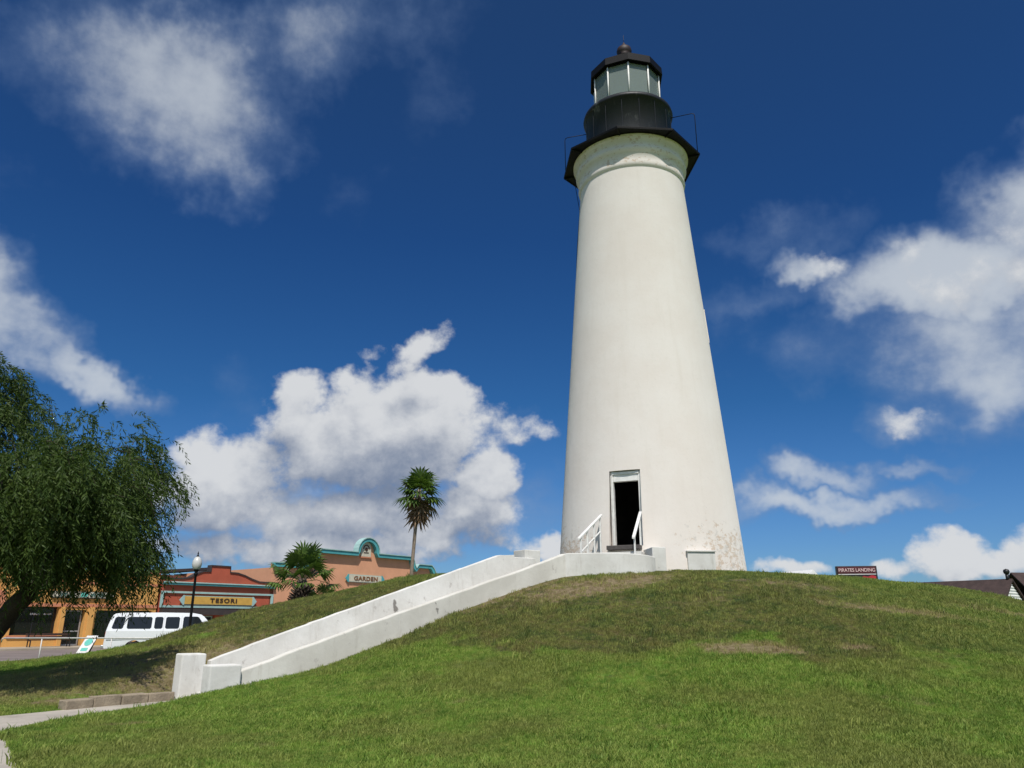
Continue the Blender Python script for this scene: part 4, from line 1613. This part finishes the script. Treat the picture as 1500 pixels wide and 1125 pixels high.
for cx in (WR, WF):
    for sgn in (-1, 1):
        b = MB()
        y0, y1 = sgn * .76, sgn * .97
        ring = []
        prof = [(.20, y0), (.34, y0), (.365, y0 + .03 * sgn), (.365, y1 - .03 * sgn), (.34, y1), (.22, y1)]
        vs, fs = [], []
        for (r_, y) in prof:
            for j in range(28):
                a = 2 * math.pi * j / 28
                vs.append((cx + r_ * math.cos(a), y, .365 + r_ * math.sin(a)))
        for i in range(len(prof) - 1):
            for j in range(28):
                fs.append((i * 28 + j, i * 28 + (j + 1) % 28, (i + 1) * 28 + (j + 1) % 28, (i + 1) * 28 + j))
        b.add(vs, fs, False)
        wh = b.build('wheel', M['tyre'], van)
        b = MB()
        prof = [(.22, y1 - .01 * sgn), (.20, y1 - .05 * sgn), (.10, y1 - .03 * sgn), (.06, y1 + .01 * sgn), (.001, y1 + .01 * sgn)]
        vs, fs = [], []
        for (r_, y) in prof:
            for j in range(20):
                a = 2 * math.pi * j / 20
                vs.append((cx + r_ * math.cos(a), y, .365 + r_ * math.sin(a)))
        for i in range(len(prof) - 1):
            for j in range(20):
                fs.append((i * 20 + j, i * 20 + (j + 1) % 20, (i + 1) * 20 + (j + 1) % 20, (i + 1) * 20 + j))
        b.add(vs, fs, True)
        b.build('rim', M['steel'], wh)

# ------------------------------------------------------------------ right of the mound
ps = empty('roadside_sign', (26.1, 60.0, 0), R(-10), 'black and red roadside sign reading PIRATES LANDING showing above the mound', 'sign')
b = MB()
b.span((-1.45, -.02, 3.6), (1.45, .38, 5.72))
b.build('cabinet', M['black'], ps, bevel=.02)
b = MB()
b.span((-1.36, -.05, 5.16), (1.36, -.021, 5.66))
b.build('name_panel', M['red'], ps).data.materials[0] = M['darkred']
lettering('PIRATES LANDING', 'lettering', M['pink'], ps, (0, -.075, 5.40), .36, .03, 2.60, 0, 1.0, .004)
b = MB()
b.span((-1.36, -.045, 5.085), (1.36, -.021, 5.13))
b.build('stripe', M['white'], ps)
b = MB()
pts = [(.05, 4.62), (.35, 4.52), (1.30, 4.50), (1.33, 4.95), (1.05, 5.04), (.75, 4.92), (.45, 4.98), (.2, 4.82)]
b.slabxz(pts, -.05, -.021)
b.build('picture', M['red'], ps)
for x in (-1.1, 1.1):
    b = MB()
    b.tube([(x, .18, -.2), (x, .18, 3.6)], .09, 10)
    b.build('post', M['iron'], ps)

# far white tent-like roof
tr = empty('white_pavilion', (23.7, 66.0, 0), R(20), 'small white pitched roof peeping over the mound left of the roadside sign', 'pavilion')
b = MB()
b.slabxz([(-1.5, 4.4), (1.5, 4.4), (0, 5.72)], -2, 2)
b.build('roof', M['white'], tr)
for x in (-1.4, 1.4):
    for y in (-1.8, 1.8):
        b = MB()
        b.tube([(x, y, -.1), (x, y, 4.45)], .07, 8)
        b.build('post', M['white'], tr)

# house with dark shingle roof
HZ = math.atan2(-.81, .586)


def shingle_house(name, loc, rz, label, L, half, zr, ze, finial=True):
    h = empty(name, loc, rz, label, 'house')
    b = MB()
    b.span((-L, -half + .25, -.1), (-.15, half - .25, ze))
    b.build('wall', M['clap'], h)
    b = MB()
    d = .12
    vs = []
    for x in (-L - .3, .18):
        vs += [(x, -half, ze - .1), (x, 0, zr), (x, half, ze - .1), (x, half, ze - .1 - d), (x, 0, zr - d), (x, -half, ze - .1 - d)]
    b.add(vs, [(0, 1, 7, 6), (1, 2, 8, 7), (2, 3, 9, 8), (3, 4, 10, 9), (4, 5, 11, 10), (5, 0, 6, 11), (0, 5, 4, 1), (1, 4, 3, 2), (6, 7, 10, 11), (7, 8, 9, 10)])
    rf = b.build('roof', M['shingle'], h)
    # weatherboards of the gable, each board lapping the one below
    g = MB()
    nb = 14
    zz0 = ze - .4
    for i in range(nb):
        z0 = zz0 + (zr - .2 - zz0) * i / nb
        z1 = zz0 + (zr - .2 - zz0) * (i + 1) / nb
        hw0 = min(half - .3, (zr - .16 - z0) / (zr - ze) * half - .1)
        hw1 = max(.02, min(half - .3, (zr - .16 - z1) / (zr - ze) * half - .1))
        vs = [(.06, -hw0, z0), (.06, hw0, z0), (.01, hw1, z1), (.01, -hw1, z1), (-.14, -hw0, z0), (-.14, hw0, z0), (-.14, hw1, z1), (-.14, -hw1, z1)]
        g.add(vs, [(0, 1, 2, 3), (7, 6, 5, 4), (0, 4, 5, 1), (1, 5, 6, 2), (2, 6, 7, 3), (3, 7, 4, 0)])
    g.build('gable', M['clap'], h)
    if finial:
        f = MB()
        f.tube([(-.1, .0, zr - .1), (-.1, 0, zr + .28)], .10, 8)
        f.lathe([(.10, zr + .28), (.15, zr + .32), (.19, zr + .44), (.15, zr + .56), (.001, zr + .62)], 12, (-.1, 0))
        f.build('roof_vent', M['black'], rf)
    return h


shingle_house('shingle_house', (31.3, 50.0, 0), HZ, 'house with dark brown shingle roof and white clapboard gable at the right edge', 12, 2.6, 4.25, 2.0)
shingle_house('shingle_house', (46.6, 60.0, 0), R(4), 'second dark brown roof just right of the clapboard gable', 9, 3.4, 5.2, 2.4, False)

# ------------------------------------------------------------------ mesquite tree at the left: trunk, limbs, hanging sprays of leaves
tree = empty('mesquite_tree', (-13.5, 19.44, 0), 0, 'large dark green tree with drooping feathery foliage at the left edge', 'tree')
TO = (-13.5, 19.44, 0)
KT = .9      # the tree was drawn larger and farther
rt = random.Random(21)


def limb(mb, a, b, r0, r1, bend=.25, n=7, sides=8):
    a, b = Vector(a), Vector(b)
    pts, rad = [], []
    L = (b - a).length
    off = Vector((rt.uniform(-1, 1), rt.uniform(-1, 1), rt.uniform(-.3, .6))) * L * bend * .5
    for i in range(n + 1):
        t = i / n
        p = a.lerp(b, t) + off * math.sin(math.pi * t) + Vector((rt.uniform(-1, 1), rt.uniform(-1, 1), rt.uniform(-1, 1))) * L * .012
        pts.append(p)
        rad.append(r0 + (r1 - r0) * t ** .8)
    pts[0], pts[-1] = a, b
    mb.tube(pts, rad, sides)
    return pts


mb = MB()
fork = (-12.9, 21.4, 2.55)
limb(mb, (-15.0, 21.6, -.3), fork, .34, .24, .12, 8, 12)
main = []
for (b_, r_) in (((-11.2, 20.7, 3.15), .13), ((-14.2, 21.9, 4.9), .17), ((-12.6, 22.3, 4.7), .13), ((-15.6, 20.6, 4.3), .14)):
    main.append((limb(mb, fork, b_, r_, r_ * .55, .2), r_ * .55))
limb(mb, (-14.4, 21.55, .6), (-17.4, 21.5, 4.0), .18, .10, .2)
tips = [(-11.0, 20.4, 3.5), (-10.4, 21.5, 4.6), (-11.6, 19.2, 4.4), (-15.8, 22.2, 7.0), (-14.2, 21.2, 5.6), (-16.6, 23, 6.8), (-13, 23.2, 5.5), (-12.0, 22.0, 5.8), (-17.6, 19.6, 5.6), (-15.5, 19.0, 5.2), (-13.2, 18.6, 4.4), (-18.8, 22.5, 6.2), (-15.6, 22.0, 7.2)]
ends = [Vector(m_[0][-1]) for m_ in main] + [Vector((-17.4, 21.5, 4.0))]
for tpt in tips:
    s_ = min(ends, key=lambda e: (e - Vector(tpt)).length)
    limb(mb, s_, tpt, .075, .022, .25)
mb.v = [(x * KT, y * KT, z if z < .2 else .2 + (z - .2) * KT) for x, y, z in mb.v]
mb.build('trunk', M['bark'], tree, TO)

LOBES = [  # centre, radii, share
    ((-15.75, 21.8, 6.3), (2.0, 3.0, 2.5), .95), ((-15.6, 21.6, 8.0), (1.05, 1.4, 1.1), .22), ((-11.35, 21.2, 5.4), (1.35, 2.4, 1.85), .7), ((-13.1, 20.6, 4.5), (2.6, 3.3, 1.4), .9),
    ((-11.2, 21.2, 4.0), (1.1, 1.9, 1.4), .28), ((-18.2, 21.8, 6.2), (2.6, 3.2, 2.3), .75), ((-14.8, 19.6, 4.7), (2.6, 2.0, 1.2), .5), ((-13.4, 22.3, 5.0), (1.5, 2.0, 1.2), .35), ((-11.2, 20.8, 3.4), (1.5, 2.0, .7), .16), ((-11.4, 18.7, 4.7), (2.0, 1.5, 1.0), .34)]


def sprays(lobes, count, seed):
    """twigs in the lobes' outer shells, each hanging over with pairs of narrow leaflets"""
    g = np.random.default_rng(seed)
    sh = np.array([l[2] for l in lobes])
    pick = g.choice(len(lobes), count, p=sh / sh.sum())
    cen = np.array([l[0] for l in lobes])[pick]
    rad = np.array([l[1] for l in lobes])[pick]
    d = g.normal(size=(count, 3))
    d /= np.linalg.norm(d, axis=1)[:, None]
    rr_ = g.uniform(.30, 1.0, count) ** .6
    lump = 1 + .2 * np.sin(d[:, 0] * 5 + cen[:, 1]) * np.sin(d[:, 2] * 6 + cen[:, 0] * 2) + .08 * g.normal(size=count)
    p = cen + rad * d * (rr_ * lump)[:, None]
    # clear some pockets so that the sky shows through
    cell = np.floor((p + .25 * np.sin(p[:, [1, 2, 0]] * 2.1)) / .85).astype(int)
    hsh = (cell[:, 0] * 73856093 ^ cell[:, 1] * 19349663 ^ cell[:, 2] * 83492791) % 100
    keep = hsh > 36
    p, d = p[keep], d[keep]
    n = len(p)
    L = g.uniform(.5, 1.15, n)
    out = d * np.array([1, 1, .35]) + np.array([.55, -.05, .05]) + g.normal(size=(n, 3)) * .35
    out /= np.linalg.norm(out, axis=1)[:, None]
    K = 30
    V, stems = [], []
    for k_ in range(K):
        t = (k_ + .5) / K
        droop = np.array([0, 0, -1.0]) * (t ** 1.8) * .85
        base = p + (out * t * (1 - .25 * t) + droop) * L[:, None]
        tang = out * (1 - .5 * t) + np.array([0, 0, -1.0]) * 1.5 * t ** .8
        tang /= np.linalg.norm(tang, axis=1)[:, None]
        side = np.cross(tang, g.normal(size=(n, 3)))
        side /= np.linalg.norm(side, axis=1)[:, None] + 1e-9
        dirv = side * .75 + tang * .6 + np.array([.1, 0, -.35]) + g.normal(size=(n, 3)) * .15
        dirv /= np.linalg.norm(dirv, axis=1)[:, None]
        wv = np.cross(dirv, g.normal(size=(n, 3)))
        wv /= np.linalg.norm(wv, axis=1)[:, None] + 1e-9
        ln = g.uniform(.09, .19, n)[:, None]
        wd = g.uniform(.010, .019, n)[:, None]
        mid = base + dirv * ln * .5
        V.append(np.stack([base, mid + wv * wd, base + dirv * ln, mid - wv * wd], 1))
    V = np.concatenate(V).reshape(-1, 3)
    return V, p, out, L


def leaf_mesh(name, V, material, parent, origin):
    V = V - np.array(origin)
    me = bpy.data.meshes.new(name)
    nf = len(V) // 4
    me.vertices.add(len(V))
    me.vertices.foreach_set('co', V.astype(np.float32).ravel())
    me.loops.add(len(V))
    me.loops.foreach_set('vertex_index', np.arange(len(V), dtype=np.int32))
    me.polygons.add(nf)
    me.polygons.foreach_set('loop_start', np.arange(nf, dtype=np.int32) * 4)
    me.update()
    me.materials.append(material)
    o = bpy.data.objects.new(name, me)
    C.objects.link(o)
    o.parent = parent
    return o


LOBES = [((c_[0] * KT, c_[1] * KT, .2 + c_[2] * KT), tuple(v_ * KT for v_ in r_), w_) for c_, r_, w_ in LOBES]
V, tp, to, tl = sprays(LOBES, 10500, 5)
leaf_mesh('crown', V, M['leaf'], tree, TO)
mb = MB()
sel = np.random.default_rng(2).choice(len(tp), 300, replace=False)
for i in sel:
    p, o_, l_ = Vector(tp[i]), Vector(to[i]), tl[i]
    mb.tube([p - o_ * .12, p, p + (o_ * .4 + Vector((0, 0, -.12))) * l_, p + (o_ * .75 + Vector((0, 0, -.8))) * l_], [.014, .011, .008, .004], 4, cap=False)
tag(mb.build('twigs', M['bark'], tree, TO), kind='stuff')


# ------------------------------------------------------------------ palms
def palm_frond(r, base, az, elev, plen, frad, nblade, V, stemmb, droop=.3, wid=.035):
    """a fan palm leaf: stalk, then blades spread over a half disc and hanging at the tips"""
    ca, sa = math.cos(az), math.sin(az)
    h = Vector((ca, sa, 0))
    d = (h * math.cos(elev) + Vector((0, 0, 1)) * math.sin(elev)).normalized()
    up = (Vector((0, 0, 1)) * math.cos(elev) - h * math.sin(elev)).normalized()
    side = d.cross(up)
    b0 = Vector(base)
    hub = b0 + d * plen - Vector((0, 0, 1)) * droop * plen * .35
    stemmb.tube([b0, b0 + d * plen * .5, hub], [.028, .022, .018], 4, cap=False)
    for i in range(nblade):
        f = -1 + 2 * i / (nblade - 1)
        a = f * R(112)
        L = frad * (1 - .22 * abs(f) ** 2) * r.uniform(.85, 1.1)
        bd = (d * math.cos(a) + side * math.sin(a) + up * (.10 - .25 * abs(f))).normalized()
        p1 = hub + bd * L * .55 - Vector((0, 0, 1)) * droop * L * .18
        p2 = hub + bd * L * .92 - Vector((0, 0, 1)) * droop * L * .75
        wv = bd.cross(up)
        if wv.length < .01:
            wv = side
        wv = wv.normalized() * wid
        V.extend([hub - wv * .25, p1 - wv, p1 + wv, hub + wv * .25])
        V.extend([p1 - wv, p2, p2 + wv * .15, p1 + wv])


def palm(name, loc, label, trunk_pts, trunk_r, crown, nf, plen, frad, elevs, dead=0, boots=None, seed=1, wid=.035, nblade=18, bark='palm_bark'):
    r = random.Random(seed)
    root = empty(name, loc, 0, label, 'palm')
    mb = MB()
    mb.tube(trunk_pts, trunk_r, 12)
    mb.build('trunk', M[bark], root)
    V, V2 = [], []
    sm, sm2 = MB(), MB()
    for i in range(nf):
        az_ = i * 2.39996 + r.uniform(-.25, .25)
        u = (i + .5) / nf
        ev = R(elevs[0] + (elevs[1] - elevs[0]) * u ** .85 + r.uniform(-8, 8))
        palm_frond(r, (crown[0], crown[1], crown[2] - .35 * u), az_, ev, plen * r.uniform(.8, 1.15), frad * r.uniform(.85, 1.12), nblade, V, sm, .18 + .5 * u, wid)
    cr = leaf_mesh('crown', np.array([tuple(v) for v in V]), M['palm_leaf'], root, (0, 0, 0))
    sm.build('leaf_stalks', M['palm_leaf'], cr)
    if dead:
        for i in range(dead):
            az_ = i * 2.39996 + 1
            ev = R(r.uniform(-89, -68))
            palm_frond(r, (crown[0] + .1 * math.cos(az_), crown[1] + .1 * math.sin(az_), crown[2] - .5 - r.uniform(0, 1.1)), az_, ev, plen * r.uniform(.4, .9), frad * r.uniform(.8, 1.1), 9, V2, sm2, .25, wid * .8)
        dd = leaf_mesh('dead_fronds', np.array([tuple(v) for v in V2]), M['palm_dead'], root, (0, 0, 0))
        sm2.build('dead_leaf_stalks', M['palm_dead'], dd)
    if boots:
        mb = MB()
        z0, z1, rb = boots
        for i in range(150):
            a = i * 2.39996
            z = z0 + (z1 - z0) * (i + .5) / 150
            rr2 = rb * (.72 + .28 * math.sin(math.pi * min(1, (z - z0) / (z1 - z0) * 1.1)))
            p = Vector((trunk_pts[0][0] + rr2 * .55 * math.cos(a), trunk_pts[0][1] + rr2 * .55 * math.sin(a), z))
            mb.tube([p, p + Vector((math.cos(a) * rr2 * .5, math.sin(a) * rr2 * .5, .22 + .1 * r.random()))], [.10, .045], 4)
        mb.build('leaf_bases', M['palm_boots'], root)
    return root


palm('fan_palm', (-7.75, 64.0, 0), 'tall slim fan palm with a skirt of dead fronds in front of the salmon building', [(-.45, 0, -.2), (-.42, 0, 3), (-.34, 0, 6), (-.2, 0, 8.6), (0, 0, 11.4), (.05, 0, 12.2)],
     [.20, .16, .145, .14, .15, .15], (.05, 0, 12.25), 30, 1.0, 1.4, (84, -30), dead=30, seed=4, wid=.105, nblade=13)
palm('fan_palm', (-15.3, 58.0, 0), 'short bushy palm with a thick trunk of old leaf bases below the salmon building', [(.1, 0, -.2), (.1, 0, 2.0), (.05, 0, 3.6), (0, 0, 4.7)], [.62, .60, .5, .3], (0, 0, 4.75),
     34, 1.9, 1.25, (88, 4), boots=(1.2, 4.1, 1.05), seed=8, wid=.08, nblade=15, bark='palm_boots')
palm('fan_palm', (-13.6, 57.2, 0), 'young small palm standing against the thick palm trunk', [(0, 0, -.2), (.02, 0, 1.5), (.1, 0, 3.2)], [.22, .2, .12], (.1, 0, 3.2),
     18, .95, .75, (80, -20), seed=12, wid=.045, nblade=14, bark='palm_boots')

# ------------------------------------------------------------------ grass: blades on the lawn
def clump_mesh(name, nb, rad, hmin, hmax, w, r):
    vs, fs = [], []
    for i in range(nb):
        a, d = r.uniform(0, 2 * math.pi), rad * math.sqrt(r.uniform(0, 1))
        x, y = d * math.cos(a), d * math.sin(a)
        ya = r.uniform(0, math.pi)
        h = r.uniform(hmin, hmax)
        lean = r.uniform(.05, .75) * h
        la = r.uniform(0, 2 * math.pi)
        dx, dy = math.cos(ya) * w / 2, math.sin(ya) * w / 2
        lx, ly = math.cos(la) * lean, math.sin(la) * lean
        b = len(vs)
        vs += [(x - dx, y - dy, -.015), (x + dx, y + dy, -.015), (x + dx * .8 + lx * .35, y + dy * .8 + ly * .35, h * .6), (x - dx * .8 + lx * .35, y - dy * .8 + ly * .35, h * .6), (x + lx, y + ly, h)]
        fs += [(b, b + 1, b + 2, b + 3), (b + 3, b + 2, b + 4)]
    me = bpy.data.meshes.new(name)
    me.from_pydata(vs, [], fs)
    me.materials.append(M['blade'])
    return bpy.data.objects.new(name, me)


rr = random.Random(3)
clumps = [clump_mesh('grass_clump', 22, .085, .025, .068, .0085, rr) for _ in range(3)]


def spots(x0, x1, y0, y1, per):
    n = int((x1 - x0) * (y1 - y0) * per)
    return np.stack([rng.uniform(x0, x1, n), rng.uniform(y0, y1, n)], 1)


P = np.concatenate([spots(-9, 11, 8.6, 14, 520), spots(-12, 15, 14, 19, 270), spots(-16, 19, 19, 25, 120), spots(-20, 20, 25, 31, 75), spots(-24, -12, 14, 33, 45)])
tt, nn = stair_tn(P[:, 0], P[:, 1])
ok = poly_dist(P[:, 0], P[:, 1], PATH) > .03
ok &= ~((tt > -.5) & (tt < 9.9) & (nn > -.20) & (nn < 1.80))
ok &= ~((P[:, 0] > .3) & (P[:, 0] < 4.75) & (P[:, 1] > 22.3) & (P[:, 1] < 26))
ok &= np.hypot(P[:, 0] - LX, P[:, 1] - LY) > 3.2
ok &= np.abs(P[:, 0]) < .74 * P[:, 1] + 1.0
ok &= ~((P[:, 1] > 29) & (P[:, 0] > -4))
ok &= ~((P[:, 0] < -6.9) & (P[:, 0] > -8.75) & (np.abs((P[:, 1] - 17.98) - (P[:, 0] + 7.38) * 1.55) < .25))
# thin where the lawn is worn bare
den = np.ones(len(P))
for (x, y, a, b_, t, s) in WORN:
    ct, st_ = math.cos(R(t)), math.sin(R(t))
    d1 = ((P[:, 0] - x) * ct + (P[:, 1] - y) * st_) / a
    d2 = (-(P[:, 0] - x) * st_ + (P[:, 1] - y) * ct) / b_
    den = np.minimum(den, 1 - s * .8 * np.clip(1.2 - (d1 ** 2 + d2 ** 2), 0, 1))
# under the tree the ground is half bare
den = np.where((P[:, 0] < -8.5) & (P[:, 1] > 17), .55, den)
ok &= rng.uniform(0, 1, len(P)) < den
P = P[ok]
hz = height(P[:, 0], P[:, 1])
size = rng.uniform(.6, 1.2, len(P)) * (1 + .3 * np.sin(P[:, 0] * 1.7 + np.sin(P[:, 1])) * np.sin(P[:, 1] * 1.3 + 2 * np.sin(P[:, 0] * .6)))
size *= np.where(rng.uniform(0, 1, len(P)) < .012, 1.9, 1.0)
size *= np.where(P[:, 1] > 19, 1.15, 1.0)
me = bpy.data.meshes.new('grass')
me.vertices.add(len(P))
me.vertices.foreach_set('co', np.stack([P[:, 0], P[:, 1], hz], 1).ravel())
at = me.attributes.new('size', 'FLOAT', 'POINT')
at.data.foreach_set('value', size.astype(np.float32))
at = me.attributes.new('turn', 'FLOAT', 'POINT')
at.data.foreach_set('value', rng.uniform(0, 6.28, len(P)).astype(np.float32))
at = me.attributes.new('which', 'INT', 'POINT')
at.data.foreach_set('value', rng.integers(0, 3, len(P)).astype(np.int32))
grass = bpy.data.objects.new('grass', me)
C.objects.link(grass)
tag(grass, 'short mown grass blades covering the mound', 'grass', None, 'stuff')
gn = bpy.data.node_groups.new('grass_scatter', 'GeometryNodeTree')
gn.interface.new_socket('Geometry', in_out='INPUT', socket_type='NodeSocketGeometry')
gn.interface.new_socket('Geometry', in_out='OUTPUT', socket_type='NodeSocketGeometry')
gi, go = gn.nodes.new('NodeGroupInput'), gn.nodes.new('NodeGroupOutput')
g2i = gn.nodes.new('GeometryNodeGeometryToInstance')
for co_ in reversed(clumps):
    oi = gn.nodes.new('GeometryNodeObjectInfo')
    oi.inputs[0].default_value = co_
    oi.inputs['As Instance'].default_value = False
    gn.links.new(oi.outputs['Geometry'], g2i.inputs[0])


def attr(nm, typ):
    a = gn.nodes.new('GeometryNodeInputNamedAttribute')
    a.data_type = typ
    a.inputs[0].default_value = nm
    return a.outputs[0]


iop = gn.nodes.new('GeometryNodeInstanceOnPoints')
gn.links.new(gi.outputs[0], iop.inputs['Points'])
gn.links.new(g2i.outputs[0], iop.inputs['Instance'])
iop.inputs['Pick Instance'].default_value = True
gn.links.new(attr('which', 'INT'), iop.inputs['Instance Index'])
cx = gn.nodes.new('ShaderNodeCombineXYZ')
gn.links.new(attr('turn', 'FLOAT'), cx.inputs[2])
gn.links.new(cx.outputs[0], iop.inputs['Rotation'])
gn.links.new(attr('size', 'FLOAT'), iop.inputs['Scale'])
gn.links.new(iop.outputs[0], go.inputs[0])
mo = grass.modifiers.new('scatter', 'NODES')
mo.node_group = gn
